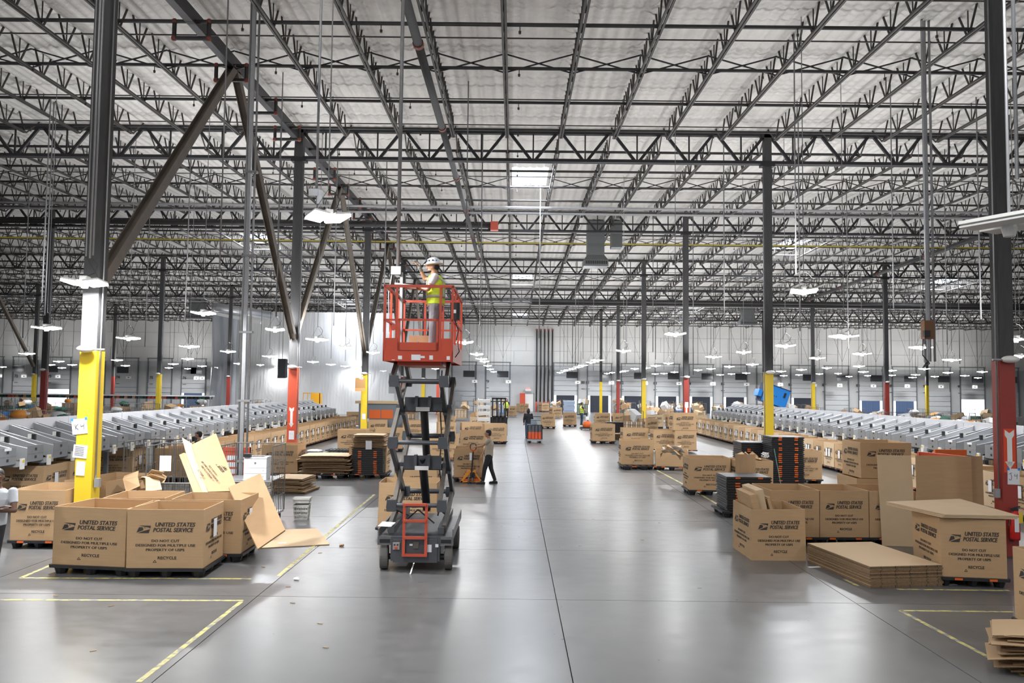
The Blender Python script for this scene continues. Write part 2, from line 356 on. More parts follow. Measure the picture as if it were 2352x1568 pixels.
# X bridging between joists at mid bay and small bridging rods
for k in range(0, 6):
    half = {0: 19, 1: 27, 2: 36, 3: 45, 4: 54, 5: 63}[k]; y = gy(k) + SY / 2; z = roof(y)
    root = empty('cross_bridging', (0, y, z), 0, f"row of crossed bridging bars between joists in the {BAYN[k]} visible roof bay", 'bridging', 'crossed bridging rows')
    xm = MB().bar((0, 0, -.62), (JS, 0, -.08), .035, .035).bar((0, .03, -.08), (JS, .03, -.62), .035, .035).mesh('cross_bar', GIRD)
    for j in range(math.ceil((-half - X0) / JS), math.floor((half - X0) / JS)): inst('cross_bar', xm, root, (X0 + j * JS, 0, 0))
    for q, t in enumerate((.18, .34, .66, .84)):
        yy = gy(k) + SY * t; o = MB().bar((-half, yy, roof(yy) - .60), (half, yy, roof(yy) - .60), .03, .03).build('bridging_rod', STEEL)
        tag(o, f"thin horizontal bridging rod across the joists, {ORD[q]} in the {BAYN[k]} visible roof bay", 'rod', 'horizontal bridging rods')
# sprinkler branch pipes with heads
head = MB().tube((0, 0, 0), (0, 0, -.12), .012, 6).lathe([(.03, -.19), (.035, -.12)], 6).mesh('sprinkler_head', STEEL)
SPR = mat('sprinkler_pipe', (.04, .038, .038), .5, .2, .2, 5)
REDC = mat('red_coupling', (.22, .055, .035), .55)
YP = mat('gas_pipe_yellow', (.55, .45, .05), .5)
for k in range(0, 6):
    half = {0: 19, 1: 27, 2: 36, 3: 45, 4: 54, 5: 63}[k]
    for q, t in enumerate((.09, .30, .50, .70, .90)):
        yy = gy(k) + SY * t; z = roof(yy) - .50
        o = MB().tube((-half, yy, z), (half, yy, z), .05, 8).build('sprinkler_branch_pipe', SPR)
        tag(o, f"black sprinkler branch pipe running across the roof, {ORD[q]} in the {BAYN[k]} visible roof bay", 'pipe', 'sprinkler branch pipes')
        if k < 3:
            for j in range(math.ceil((-half - X0) / 3.4), math.floor((half - X0) / 3.4) + 1): inst('sprinkler_head', head, o, (X0 + 1.1 + j * 3.4, yy, z - .04))
yy = gy(2) + 5.4; o = MB().tube((-37, yy, roof(yy) - .75), (37, yy, roof(yy) - .75), .045, 8).build('gas_pipe', YP); tag(o, 'thin yellow gas pipe running straight across below the roof joists', 'pipe')
# sprinkler mains along the building
for q, (x, y0, y1, dz, lb) in enumerate(((-2.38, 6, gy(3) - 1, 1.15, 'fat dark sprinkler main with red couplings running above the aisle'), (25.4, 30, 80, 1.1, 'dark sprinkler main running through the trusses above the right sorter'))):
    root = empty('sprinkler_main', (x, y0, 0), 0, lb, 'pipe'); pts = []
    y = y0
    while y < y1 + .1: pts.append(y); y += 6.4
    for a, b in zip(pts, pts[1:]):
        za, zb = roof(a) - dz, roof(b) - dz
        MB().tube((0, a - y0, za), (0, b - y0, zb), .11, 14).build('pipe_length', COLM, root, True); MB().tube((0, b - y0 - .07, zb), (0, b - y0 + .07, zb), .135, 12).build('coupling', REDC, root)
# girders
dg = {}
def girder(k, i):
    x0, x1 = X0 + i * WX, X0 + (i + 1) * WX; zt = GT[k]; D = 1.08
    root = empty('roof_girder', (x0, gy(k), zt), 0, f"dark truss girder, {ORD[k - 1]} across the roof, span {'left' if i < -1 else 'right' if i > -1 else 'over the aisle'}{'' if i == -1 else ' of the aisle, ' + ORD[abs(i + 1) - 1] + ' out'}", 'girder', 'truss girders across the roof')
    if 'tc' not in dg:
        dg['tc'] = MB().bar((0, -.05, -.05), (WX, -.05, -.05), .08, .10).bar((0, .06, -.05), (WX, .06, -.05), .08, .10).mesh('top_chord', GIRD)
        dg['bc'] = MB().bar((0, -.08, -D), (WX, -.08, -D), .11, .11).bar((0, .08, -D), (WX, .08, -D), .11, .11).mesh('bottom_chord', GIRD)
        dg['d1'] = MB().bar((.1, 0, -.06), (JS / 2 - .07, 0, -D + .02), .09, .10).mesh('diagonal', GIRD)
        dg['d2'] = MB().bar((JS - .1, 0, -.06), (JS / 2 + .07, 0, -D + .02), .09, .10).mesh('diagonal', GIRD)
        dg['v'] = MB().bar((JS / 2, 0, -.06), (JS / 2, 0, -D + .02), .05, .05).mesh('vertical', GIRD)
    inst('top_chord', dg['tc'], root); inst('bottom_chord', dg['bc'], root)
    for j in range(9):
        for n, nm in (('d1', 'diagonal'), ('d2', 'diagonal'), ('v', 'vertical')): inst(nm, dg[n], root, (j * JS, 0, 0))
for k, (a, b) in {1: (-2, 0), 2: (-3, 1), 3: (-3, 1), 4: (-4, 2), 5: (-4, 2)}.items():
    for i in range(a, b + 1): girder(k, i)
# columns
def col_label(i, k, red):
    pn = 'red' if red else 'yellow'
    special = {(-1, 0): 'thick dark steel column with yellow foot and taped sheet reading K4', (0, 0): 'dark steel column with red foot and taped sheet reading J4 at the right edge',
               (-1, 1): 'dark braced column with bright red foot and white down arrow, left of the lift', (0, 1): 'dark column with yellow foot standing among the boxes before the right sorter'}
    if (i, k) in special: return special[(i, k)]
    row = {0: 'in the row right of the aisle', -1: 'in the braced row left of the aisle', 1: 'in the second row right of the aisle', -2: 'in the second row left of the aisle', -3: 'in the third row left of the aisle', 2: 'in the third row right of the aisle'}[i]
    return f"dark steel column with {pn} foot, {ORD[k]} from the camera {row}"
HP = 3.60
arrow = MB().prism([(-.045, 0), (.045, 0), (.045, .5), (.085, .56), (.085, .66), (0, .60), (-.085, .66), (-.085, .56), (-.045, .5)], 0, .004, 'y').prism([(-.09, .08), (0, -.06), (.09, .08)], 0, .004, 'y').mesh('arrow_sticker', mat('white_sticker', (.85, .85, .83), .5))
arback = MB().box(-.11, .11, 0, .003, -.1, .7).mesh('arrow_backing', mat('sticker_red', (.75, .08, .03), .5))
def column(i, k):
    x, y = X0 + i * WX, gy(k); red = (i + k) % 2 == 0; s = .30 if i == -1 else .26; h = s / 2; zt = GT[k] - .02
    root = empty('steel_column', (x, y, 0), 0, col_label(i, k, red), 'column', 'steel columns on the grid')
    MB().box(-h, h, -h, h, HP, zt).build('shaft', COLM, root)
    pm = (REDO if (i, k) in ((-1, 1), (-1, 5)) else RED) if red else YEL
    MB().box(-h - .006, h + .006, -h - .006, h + .006, .02, HP).build('painted_foot', pm, root)
    MB().box(-h - .08, h + .08, -h - .08, h + .08, 0, .025).build('base_plate', COLM, root)
    MB().box(-h - .12, h + .12, -h - .02, h + .02, zt - 1.2, zt - 1.06).box(-h - .1, h + .1, -h, h, zt - .14, zt).build('bracket', GIRD, root)
    if k < 5:
        e = MB().blob((0, -h - .10, HP + .03), (.17, .09, .07), 14, 8).build('emergency_light', WHITE, root, True)
        sd = -1 if i >= 0 else 1
        MB().tube((sd * (h + .02), -h - .1, HP + .02), (sd * (h + .2), -h - .1, HP + .02), .02, 8).build('lamp_arm', GALV, e)
        MB().path([(sd * (h + .03), -h * .4, 1.2), (sd * (h + .03), -h * .4, zt - 1.4)], .016, 8).build('conduit', GALV, root, True)
        MB().box(sd * (h + .07) - .045, sd * (h + .07) + .045, -h * .4 - .04, -h * .4 + .04, 1.08, 1.24).build('outlet_box', GALV, root)
    return root
COLS = {}
for i, k in [(0, n) for n in range(6)] + [(-1, n) for n in range(6)] + [(1, 2), (1, 3), (1, 4), (1, 5), (2, 5), (-2, 2), (-2, 3), (-2, 4), (-2, 5), (-3, 4), (-3, 5), (2, 4), (-3, 3)]:
    COLS[(i, k)] = column(i, k)
for key, zz in (((-1, 1), 1.52), ((0, 0), 1.65), ((0, 2), 1.5)):
    h = .15 if key[0] == -1 else .13
    a = inst('arrow_backing', arback, COLS[key], (0, -h - .010, zz)); inst('arrow_sticker', arrow, a, (0, -.005, .02))
# brace frames and the heavy beam over the braced row
xb = X0 - WX
for k in range(0, 5):
    y0, y1 = gy(k), gy(k + 1); ym = (y0 + y1) / 2; zt = roof(ym) - .62
    bm = MB().box(-.10, .10, y0 + .16 - ym, y1 - .16 - ym, -.02, .02).hexa([(-.012, y0 + .16 - ym, .02), (.012, y0 + .16 - ym, .02), (.012, y1 - .16 - ym, .02), (-.012, y1 - .16 - ym, .02), (-.012, y0 + .16 - ym, .42), (.012, y0 + .16 - ym, .42), (.012, y1 - .16 - ym, .42), (-.012, y1 - .16 - ym, .42)])
    o = bm.build('roof_beam', GIRD); o.location = (xb, ym, zt - .02); o.rotation_euler = (math.atan((roof(y1 - .01) - roof(y0)) / SY), 0, 0)
    tag(o, f"heavy dark roof beam over the braced columns, {ORD[k]} length from the camera", 'beam', 'beams over the braced row')
    for nm, yc, yt in (('near', y0 + .18, ym - .1), ('far', y1 - .18, ym + .1)):
        zb = 4.95 if nm == 'near' else 4.65
        d = Vector((0, yt - yc, zt - zb)); b = MB(); L = d.length; hw = .115
        b.box(-.10, -.085, 0, L, -hw, hw).box(.085, .10, 0, L, -hw, hw).box(-.085, .085, 0, L, -.012, .012)
        o = b.build('diagonal_brace', BRACE); o.location = (xb, yc, zb); o.rotation_euler = (math.atan2(d.z, d.y), 0, 0)
        o.name = 'diagonal_brace'; tag(o, f"brown-grey diagonal brace, {'nearer' if nm == 'near' else 'farther'} leg of the {ORD[k]} inverted V from the camera", 'brace', 'diagonal braces left of the aisle')
xm3 = X0 - 3 * WX; ym = gy(3) + SY / 2; zt = roof(ym) - .6
o = MB().bar((xm3, gy(4) - .2, 4.3), (xm3, ym, zt), .22, .22).build('diagonal_brace', BRACE); tag(o, 'dark diagonal brace meeting the far yellow column at the left photo edge', 'brace')
# ---------------------------------------------------------------- back wall with dock doors
HZ = lambda px: 884 + (px - 1183) * math.tan(ROLL)
SC = F / YW
wall = MB().box(-95, 95, YW, YW + .3, 0, 13).build('wall_back', WALLC); tag(wall, 'far grey warehouse wall with a long row of dock doors', kind='structure')
pan = MB(); 
wi = MB().box(.02, 8.2, -.10, -.001, 0, 1.75).mesh('insulation_sheet', WALLM)
for r in range(4):
    for j in range(-9, 9): inst('insulation_sheet', wi, wall, (j * 8.22 + 1.5 * (r % 2), YW, 5.6 + r * 1.77))
DP = 77.6 / SC; DX0 = (1306 - 1183) / SC - .2
door_w = 2.8
panelm = MB().box(-door_w / 2, door_w / 2, -.09, -.04, .0, .555).mesh('door_section', DOORM)
jam = MB().box(-door_w / 2 - .12, -door_w / 2, -.14, 0, 0, 5.95).box(door_w / 2, door_w / 2 + .12, -.14, 0, 0, 5.95).mesh('door_track', GRYD)
hdr = MB().box(-door_w / 2 - .2, door_w / 2 + .2, -.16, -.06, 5.9, 6.0).mesh('track_header', GRYD)
openk = {-15: 1, -11: 2, -12: 0, 0: 3, 1: 3, 2: 3, 3: 3, 4: 3, 5: 3, 7: 3, 9: 2, 10: 2, 12: 1, -17: 0, -18: 0, 13: 0}
TRL = mat('trailer_dark', (.02, .025, .04), .6); TRB = mat('trailer_blue', (.08, .13, .25), .5, 0, .4, 3, stretch=(8, 1, .1))
nums = {-3: '78', -4: '77', -2: '79', 0: '80', 1: '82', 2: '83', 3: '84', 4: '85', 6: '86', 7: '87', 8: '88', 9: '89', 10: '90', 11: '91', -16: '72', -15: '73', -13: '75', -12: '76', -14: '74'}
def text_mesh(s, size, shear=0, bold=0, ext=.0015, m=INK, align='CENTER', sx=1, res=2):
    cu = bpy.data.curves.new('t', 'FONT'); cu.body = s; cu.size = size; cu.shear = shear; cu.offset = bold; cu.extrude = ext; cu.align_x = align; cu.resolution_u = res; cu.align_y = 'BOTTOM_BASELINE' if False else 'TOP_BASELINE'
    o = bpy.data.objects.new('t', cu); col.objects.link(o); dg_ = bpy.context.evaluated_depsgraph_get(); me = bpy.data.meshes.new_from_object(o.evaluated_get(dg_)); bpy.data.objects.remove(o); bpy.data.curves.remove(cu)
    vs = [(v.co.x * sx, -v.co.z, v.co.y) for v in me.vertices]; fs_ = [tuple(p.vertices) for p in me.polygons]; bpy.data.meshes.remove(me)
    return vs, fs_
NUMX = {'77': 1029, '78': 1041, '79': 1119, '80': 1339, '81': 1350, '82': 1428, '83': 1505, '84': 1583, '85': 1660, '86': 1815, '87': 1893, '88': 1971, '89': 2048, '90': 2125, '91': 2205, '76': 423, '75': 347, '74': 270, '73': 113, '72': 36}
for n in range(-19, 15):
    if n in (-1, -10, -9, -8, -7, -6, -5): continue
    x = DX0 + n * DP; px = 1183 + x * SC; st = openk.get(n, 0)
    lb = f"dock door {ordn(n)} right of the black riser pipes" if n >= 0 else f"dock door {ordn(-n - 2)} left of the black riser pipes"
    d = empty(f'door_{n + 20}', (x, YW, 0)); tag(d, ('raised ' if st else 'closed ') + 'sectional ' + lb, kind='structure')
    inst('door_track', jam, d); inst('track_header', hdr, d)
    base = {0: 0, 1: 2.05, 2: 1.75, 3: 2.0}[st]
    rows = 5 if st == 0 else 6
    for r in range(rows if n not in (-13, ) else 5): inst('door_section', panelm, d, (0, 0, base + r * .6))
    if st:
        if st == 1: MB().box(-1.39, 1.39, -.06, -.03, 0, base).build('bright_opening', DAY, d)
        else:
            MB().box(-1.39, 1.39, -.05, -.02, 0, base).build('trailer_interior', TRB if st == 2 else TRL, d)
            MB().box(-1.39, -1.12, -.07, -.05, 0, base).box(1.12, 1.39, -.07, -.05, 0, base).build('daylight_gap', DAY, d)
for s, px in NUMX.items():
    v, f = text_mesh(s, .46, bold=.008, ext=.004, m=INK); x, _, z = dep(px, HZ(px) + 12, YW - .12)
    o = MB().add(v, f).add(*[[(-.22, 0, -.66), (.22, 0, -.66), (.22, 0, -.60), (-.22, 0, -.60)], [(0, 1, 2, 3)]]).build('wall_number', INK); o.location = (x, YW - .015 - .1, z + .9)
    o.parent = wall
v, f = text_mesh('81', .62); 
for n in range(-19, 15):
    if n in (-10, -9, -8, -7, -6, -5, -1, -14): continue
    px = 1306 + 77.6 * n + (4 if n < -1 else 8); 
    if n < -3: px = {-15: 120, -16: 42, -13: 362, -12: 438}.get(n, px - 5)
    if n == -13: px = 282
    x, _, z = dep(px, HZ(px) - 25, YW - 2.2)
    t = empty('hanging_screen', (x, YW - 2.2, z)); tag(t, zlabel('black hanging dock screen', px), 'screen', 'screens hanging before the dock doors')
    MB().box(-.68, .68, -.03, .03, -.40, .36).build('panel', BLKS, t); MB().tube((0, 0, .36), (0, 0, roof(YW - 3) - z - .1), .02, 6).build('drop_pole', STEEL, t)
    MB().bar((0, 0, 1.9), (-1.6, 0, roof(YW - 3) - z), .02, .02).bar((0, 0, 1.9), (1.8, 0, roof(YW - 3) - z), .02, .02).build('sway_brace', STEEL, t)
    x2, _, z2 = dep(px + (13 if n < 8 else -6), HZ(px) - 8, YW - 2.3); s = MB().box(-.31, .31, -.01, .01, -.2, .2).build('bay_sign', WHITE); s.location = (x2, YW - 2.3, z2)
    MB().box(-.31, .31, -.014, -.01, .13, .17).box(-.08, .08, -.014, -.01, -.08, .02).build('sign_print', INK, s)
    MB().tube((-.25, 0, .2), (-.25, 0, roof(YW - 2.3) - z2 + .1), .006, 4).tube((.25, 0, .2), (.25, 0, roof(YW - 2.3) - z2 + .1), .006, 4).build('hanging_wire', STEEL, s)
    tag(s, zlabel('small white bay sign', px), 'sign', 'bay signs before the dock doors')
for q, px in enumerate((1232, 1241, 1250, 1259, 1268)):
    x, _, z = dep(px, 885, YW - .35); r = empty('riser_pipe', (x, YW - .35, 0), 0, f"black vertical sprinkler riser on the far wall, {ORD[q]} of five from left", 'pipe', 'five black riser pipes')
    MB().tube((0, 0, 1.2), (0, 0, 9.9), .085, 10).build('pipe', SPR, r, True); MB().tube((0, 0, 9.85), (0, 0, 10.05), .12, 10).build('coupling', REDC, r); MB().tube((0, 0, .0), (0, 0, 1.2), .1, 10).build('valve', REDO, r)
# clear plastic curtain left of the aisle
def lamp_with_uplight(x, y, z, p, up=.8):
    for dz, rx, k in ((-.125, 0, 1), (.10, math.pi, up)):  # downward light is the lamp; the upward one is added to brighten the ceiling
        if not k: continue
        la = bpy.data.lights.new('lamp_or_added_uplight', 'AREA'); la.shape = 'RECTANGLE'; la.size = .56; la.size_y = .6; la.energy = p * k; la.color = (.985, .99, 1)
        lo = bpy.data.objects.new('lamp_or_added_uplight', la); lo.location = (x, y + (.5 if rx else 0), z + dz); lo.rotation_euler = (rx, 0, 0); link(lo)
def film_mat():
    m = bpy.data.materials.new('clear_plastic_film'); m.use_nodes = True; nt = m.node_tree; b = nt.nodes['Principled BSDF']
    b.inputs['Base Color'].default_value = (.93, .94, .95, 1); b.inputs['Specular IOR Level'].default_value = .25; b.inputs['Roughness'].default_value = .5; b.inputs['Alpha'].default_value = .88
    ge = nt.nodes.new('ShaderNodeNewGeometry'); mp = nt.nodes.new('ShaderNodeMapping'); nt.links.new(ge.outputs['Position'], mp.inputs[0]); mp.inputs['Scale'].default_value = (1.2, 1, .35); mp.inputs['Rotation'].default_value = (0, .35, 0)
    n = nt.nodes.new('ShaderNodeTexNoise'); n.inputs['Scale'].default_value = 1.3; n.inputs['Detail'].default_value = 5; n.inputs['Distortion'].default_value = 1.2; nt.links.new(mp.outputs[0], n.inputs['Vector'])
    bp = nt.nodes.new('ShaderNodeBump'); bp.inputs['Strength'].default_value = .35; bp.inputs['Distance'].default_value = .12; nt.links.new(n.outputs['Fac'], bp.inputs['Height']); nt.links.new(bp.outputs[0], b.inputs['Normal']); return m
FILM = film_mat(); FILMD = FILM.copy(); FILMD.name = 'blue_grey_film'; FILMD.node_tree.nodes['Principled BSDF'].inputs['Base Color'].default_value = (.50, .53, .58, 1); 
def curtain(px0, px1, Y, name, label, m, ztop, amp=.06, fr=1.7, skew=0):
    xa = dep(px0, 880, Y)[0]; xb_ = dep(px1, 880, Y)[0]; n = int((xb_ - xa) * 6); vs = []; fs_ = []
    R = 10
    for r in range(R + 1):
        z = ztop * r / R
        for i in range(n + 1):
            u = xa + (xb_ - xa) * i / n; ph = u * fr + .6 * math.sin(z * .8) + .8 * math.sin(u * 1.1)
            vs.append((u + skew * (r / R - 1), Y + amp * math.sin(ph) + .06 * math.sin(u * 17 + z), z))
    for r in range(R):
        for i in range(n): fs_.append((r * (n + 1) + i, r * (n + 1) + i + 1, (r + 1) * (n + 1) + i + 1, (r + 1) * (n + 1) + i))
    o = MB().add(vs, fs_).build(name, m, None, True); tag(o, label, 'curtain'); return o
curtain(500, 905, 82.0, 'plastic_curtain', 'huge translucent white plastic curtain hanging to the floor left of the aisle', FILM, 10.4)
curtain(484, 540, 81.3, 'plastic_curtain', 'gathered blue-grey plastic curtain bundle at the curtain left end', FILMD, 10.3, .25, 6, 0)
curtain(905, 1030, 88.0, 'plastic_curtain', 'white plastic sheet wall behind the scissor lift', FILM, 10.3, .05, 2)
o = MB().bar((dep(470, 718, 80)[0], 80, dep(470, 715, 80)[2]), (dep(600, 745, 80)[0], 80, dep(560, 740, 80)[2]), .3, .3).build('film_roll', FILM); tag(o, 'rolled translucent film bunched up under the roof above the curtain', 'film roll')
# ---------------------------------------------------------------- hanging lamps
lampsrc = """107,751 295,775 435,794 467,717 62,811 135,829 166,837 116,837 142,844 5,842 269,826 288,839 431,823 398,835 388,844 431,846 464,840 524,806 500,843 548,834 598,837
632,755 619,817 729,778 719,830 793,796 857,808 760,836 793,840 640,842 817,844 949,833 973,837 983,842 1000,846 1067,784 1095,812 1106,823 1113,829 1120,839 1126,847 1134,853 880,851
1286,855 1295,851 1303,849 1315,846 1328,842 1339,838 1357,831 1372,826 1432,804 1394,857 1406,855 1425,853 1436,851 1458,846 1484,844 1506,839 1535,833 1505,858 1525,857 1549,854 1551,765 1603,849 1639,818 1633,846 1708,807 1675,841 1728,836 1654,860 1680,858 1714,856
1846,666 1804,792 1938,770 1980,811 1877,821 1899,844 1841,848 1794,852 1800,862 1835,860 1882,858 1925,857 1950,864 1973,840 1983,853 1993,862 2047,850 2048,861 2117,796 2123,846 2103,860 2096,866 2147,864 2177,855 2186,825 2216,862 2246,867 2256,853 2334,777 2344,816 195,646 753,495"""
LP = sorted([tuple(map(float, p.split(','))) for p in lampsrc.split()])
pm_ = MB().box(-.29, -.04, -.30, .30, -.012, .0); 
tilt = math.radians(8)
Lp = MB(); 
for s_ in (-1, 1):
    M = Matrix.Translation((s_ * .17, 0, 0)) @ Matrix.Rotation(-s_ * tilt, 4, 'Y'); Lp.box(-.13, .13, -.31, .31, -.055, -.012, M)
ledm = Lp.mesh('led_panel', LED)
Lh = MB()
for s_ in (-1, 1):
    M = Matrix.Translation((s_ * .17, 0, 0)) @ Matrix.Rotation(-s_ * tilt, 4, 'Y'); Lh.box(-.13, .13, -.31, .31, -.012, .02, M)
Lh.box(-.06, .06, -.12, .12, .01, .09)
housm = Lh.mesh('housing', WHITE)
senm = MB().lathe([(.055, -.12), (.07, -.05), (.05, -.01)], 12).mesh('sensor', LED)
loopm = MB().path([(.02, 0, .09), (.16, 0, .16), (.2, 0, .3), (.1, 0, .42), (0, 0, .45)], .008, 5).mesh('power_cord', STEEL)
wirem = MB().path([(-.25, 0, .02), (0, 0, .45)], .004, 4).path([(.25, 0, .02), (0, 0, .45)], .004, 4).mesh('hanging_wire', STEEL)
LZ = []
for px, py in LP:
    dy = HZ(px) - py; zl = 4.62
    if (px, py) == (195, 646): Y = 14.2
    elif (px, py) == (753, 495): Y = 13.3
    elif (px, py) == (1846, 666): Y = 19.5
    elif (px, py) == (467, 717): Y = 25.5
    elif (px, py) in ((632, 755), (1551, 765)): Y = (4.9 - CAMZ) * F / dy
    else: Y = min((zl - CAMZ) * F / dy, YW - 4)
    x, y, z = dep(px, py, Y); rz = 0 if px > 1000 else 0
    L = empty('hanging_lamp', (x, y, z), random.uniform(-.3, .3) if Y > 16 else (.5 if px > 500 else .2), zlabel('lit twin-panel hanging lamp', px), 'lamp', 'hanging warehouse lamps')
    inst('housing', housm, L); inst('led_panel', ledm, L); inst('sensor', senm, L)
    if Y < 60: inst('power_cord', loopm, L); inst('hanging_wire', wirem, L)
    MB().tube((0, 0, .45), (0, 0, roof(min(y, YW - .2)) - z + .1), .012 if Y < 60 else .018, 5).build('hanger', GALD if Y < 40 else STEEL, L)
    lamp_with_uplight(x, y, z, LAMP_W * (3.2 if px == 195 else 1.6 if Y < 15 else 1), 0 if Y < 15 else .85)
for qi, (x, y) in enumerate(((-12, 4.5), (-3.2, 7.5), (4.2, 6.0), (12.5, 4.5), (-4.5, .5), (4.5, -1), (13, 1), (-13, 0), (0, -9), (12, -9), (-12, -9), (21, 6), (-21, 6))):      # unseen lamps added over and behind the camera to light the foreground
    z = 7.6; L = empty('hanging_lamp', (x, y, z), 0, f"added twin-panel fill lamp high over the near floor outside the photo, {ORD[qi]} of thirteen", 'lamp', 'hanging warehouse lamps')
    inst('housing', housm, L); inst('led_panel', ledm, L); MB().tube((0, 0, .05), (0, 0, 4.4), .012, 5).build('hanger', GALD, L)
    lamp_with_uplight(x, y, z, LAMP_W * (1.6 if x < -3 and y > 0 else .75), 1.15)
# ---------------------------------------------------------------- cardboard pallet boxes
def print_mesh():
    m = MB()
    for t, s, x, z, sh, b in (('UNITED STATES', .098, -.16, .205, .22, .001), ('POSTAL SERVICE', .098, -.185, .115, .22, .001)):
        v, f = text_mesh(t, s, shear=sh, bold=b, align='LEFT', ext=.0008); v = [(a + x, y, c + z) for a, y, c in v]; xs = [a for a, _, _ in v]; k = .58 / (max(xs) - x); m.add([((a - x) * k + x - .0018, y, c) for a, y, c in v], f).add([((a - x) * k + x + .0018, y - .0001, c) for a, y, c in v], f)
    for t, s, z in (('DO NOT CUT', .060, -.055), ('DESIGNED FOR MULTIPLE USE', .060, -.13), ('PROPERTY OF USPS', .060, -.205)):
        v, f = text_mesh(t, s, bold=0, ext=.0008); m.add([(a * 1.06 - .0014, y, c + z) for a, y, c in v], f).add([(a * 1.06 + .0014, y - .0001, c + z) for a, y, c in v], f)
    v, f = text_mesh('RECYCLE', .066, bold=.0012, ext=.0008); m.add([(a + .03, y, c - .34) for a, y, c in v], f)
    tri = [(-.17, -.395), (-.115, -.395), (-.1425, -.35)]; c0 = (-.1425, -.378)
    for i in range(3):
        a, b = tri[i], tri[(i + 1) % 3]; ai = tuple(c0[k] + (a[k] - c0[k]) * .62 for k in (0, 1)); bi = tuple(c0[k] + (b[k] - c0[k]) * .62 for k in (0, 1))
        m.prism([a, b, bi, ai], -.0008, .0008)
    return m.mesh('printing', INK)
def logo_mesh():
    m = MB(); W_, H_ = .205, .125
    for P in ([(.16, 1), (1, .98), (.955, .60), (.90, .70), (.80, .77), (.55, .83)], [(.945, .52), (.86, 0), (.10, 0), (.50, .27), (.80, .44)], [(.17, .76), (.40, .78), (.46, .60), (.47, .38), (0, .06)], [(.50, .72), (.62, .73), (.60, .62)]):
        m.prism([(p[0] * W_ - .42, p[1] * H_ + .095) for p in P][::-1], -.0008, .0008)
    return m.mesh('eagle_emblem', INK)
PRINT = print_mesh(); LOGO = logo_mesh()
SHEET = MB().box(-.07, .07, -.004, .004, -.14, .14).mesh('paper_label', PAPER)
SURF = {}
def conform(o, i, seed, gap=.0035):       # lay a print onto the slightly bent side i of its box
    cs, off, bl, w, d, h = SURF[seed]; a0, b0 = Vector(cs[i]), Vector(cs[(i + 1) % 4]); L = (b0 - a0).length; me = o.data.copy(); o.data = me
    d0 = (b0 - a0).normalized(); n0 = Vector((d0.y, -d0.x)); oa, ob = Vector(off[i]).dot(n0), Vector(off[(i + 1) % 4]).dot(n0)
    sx, sz, oz = o.scale[0], o.scale[2], o.location.z
    for v in me.vertices:
        u = min(1, max(0, (v.co.x * sx + L / 2) / L)); q = min(1, max(0, (v.co.z * sz + oz) / h)); k = u * 5; f = min(4, int(k)); k -= f
        bu = bl[i] * (math.sin(math.pi * f / 5) * (1 - k) + math.sin(math.pi * (f + 1) / 5) * k)
        v.co.y = v.co.y - ((oa * (1 - u) + ob * u) * q + bu * q) 
def carton_mesh(w, d, h, seed, bulge=.02, m=None, t=.014):
    rnd = random.Random(seed); n = 5; loops = []
    cs = [(0, 0), (w, 0), (w, d), (0, d)]; off = [(rnd.uniform(-.02, .02), rnd.uniform(-.015, .015)) for _ in cs]; bl = [rnd.uniform(-.3, 1) * bulge for _ in cs]
    def ring(z, ins):
        q = z / h; pts = []
        for i in range(4):
            a = Vector(cs[i]); b = Vector(cs[(i + 1) % 4]); a = a + Vector(off[i]) * q; b = b + Vector(off[(i + 1) % 4]) * q
            nn = Vector(((b - a).y, -(b - a).x)).normalized()
            for k in range(n):
                u = k / n; p = a.lerp(b, u) + nn * (bl[i] * math.sin(math.pi * u) * q)
                c = Vector((w / 2, d / 2)); p = p - nn * ins if 0 < k else p + (c - p).normalized() * ins * 1.4
                pts.append((p.x, p.y, z))
        return pts
    SURF[seed] = (cs, off, bl, w, d, h)
    N = 4 * n; m_ = MB(); L = [ring(0, 0), ring(h * .5, 0), ring(h, 0), ring(h, t), ring(h * .5, t), ring(.02, t)]
    vs = [v for r in L for v in r]; fs_ = [(j * N + i, j * N + (i + 1) % N, (j + 1) * N + (i + 1) % N, (j + 1) * N + i) for j in range(5) for i in range(N)]
    fs_ += [tuple(range(N))[::-1], tuple(range(5 * N, 6 * N))]
    return m_.add(vs, fs_).mesh('cardboard_box', m or CARD)
pal = {}
def pallet_parts():
    W_, D_ = 1.24, 1.06
    dk = MB()
    for i in range(7): x = -W_ / 2 + .03 + i * (W_ - .06) / 6; dk.box(x - .055, x + .055, -D_ / 2 + .06, D_ / 2 - .06, .135, .15)
    for sgn in (-1, 1):
        dk.box(-W_ / 2, W_ / 2, sgn * D_ / 2 - .035, sgn * D_ / 2 + .035, .105, .15).box(sgn * W_ / 2 - .035, sgn * W_ / 2 + .035, -D_ / 2, D_ / 2, .105, .15)
    dk.box(-W_ / 2, W_ / 2, -.05, .05, .115, .15)
    ft = MB(); n = 16; prof = [(.070, 0), (.074, .012), (.108, .12)]
    vs = []
    for r, z in prof:
        for i in range(n): q = r * (1 if i % 2 else .90); a = 2 * math.pi * i / n; vs.append((q * math.cos(a) * 1.15, q * math.sin(a) * 1.15, z))
    ft.add(vs, [(j * n + i, j * n + (i + 1) % n, (j + 1) * n + (i + 1) % n, (j + 1) * n + i) for j in range(2) for i in range(n)] + [tuple(range(n))[::-1], tuple(range(2 * n, 3 * n))])
    cl = MB().box(-.07, .07, -.012, .0, .112, .143)
    pal['deck'] = dk.mesh('deck', BLACK); pal['foot'] = ft.mesh('foot', BLACK); pal['clip'] = cl.mesh('clip', ORNG)
pallet_parts()
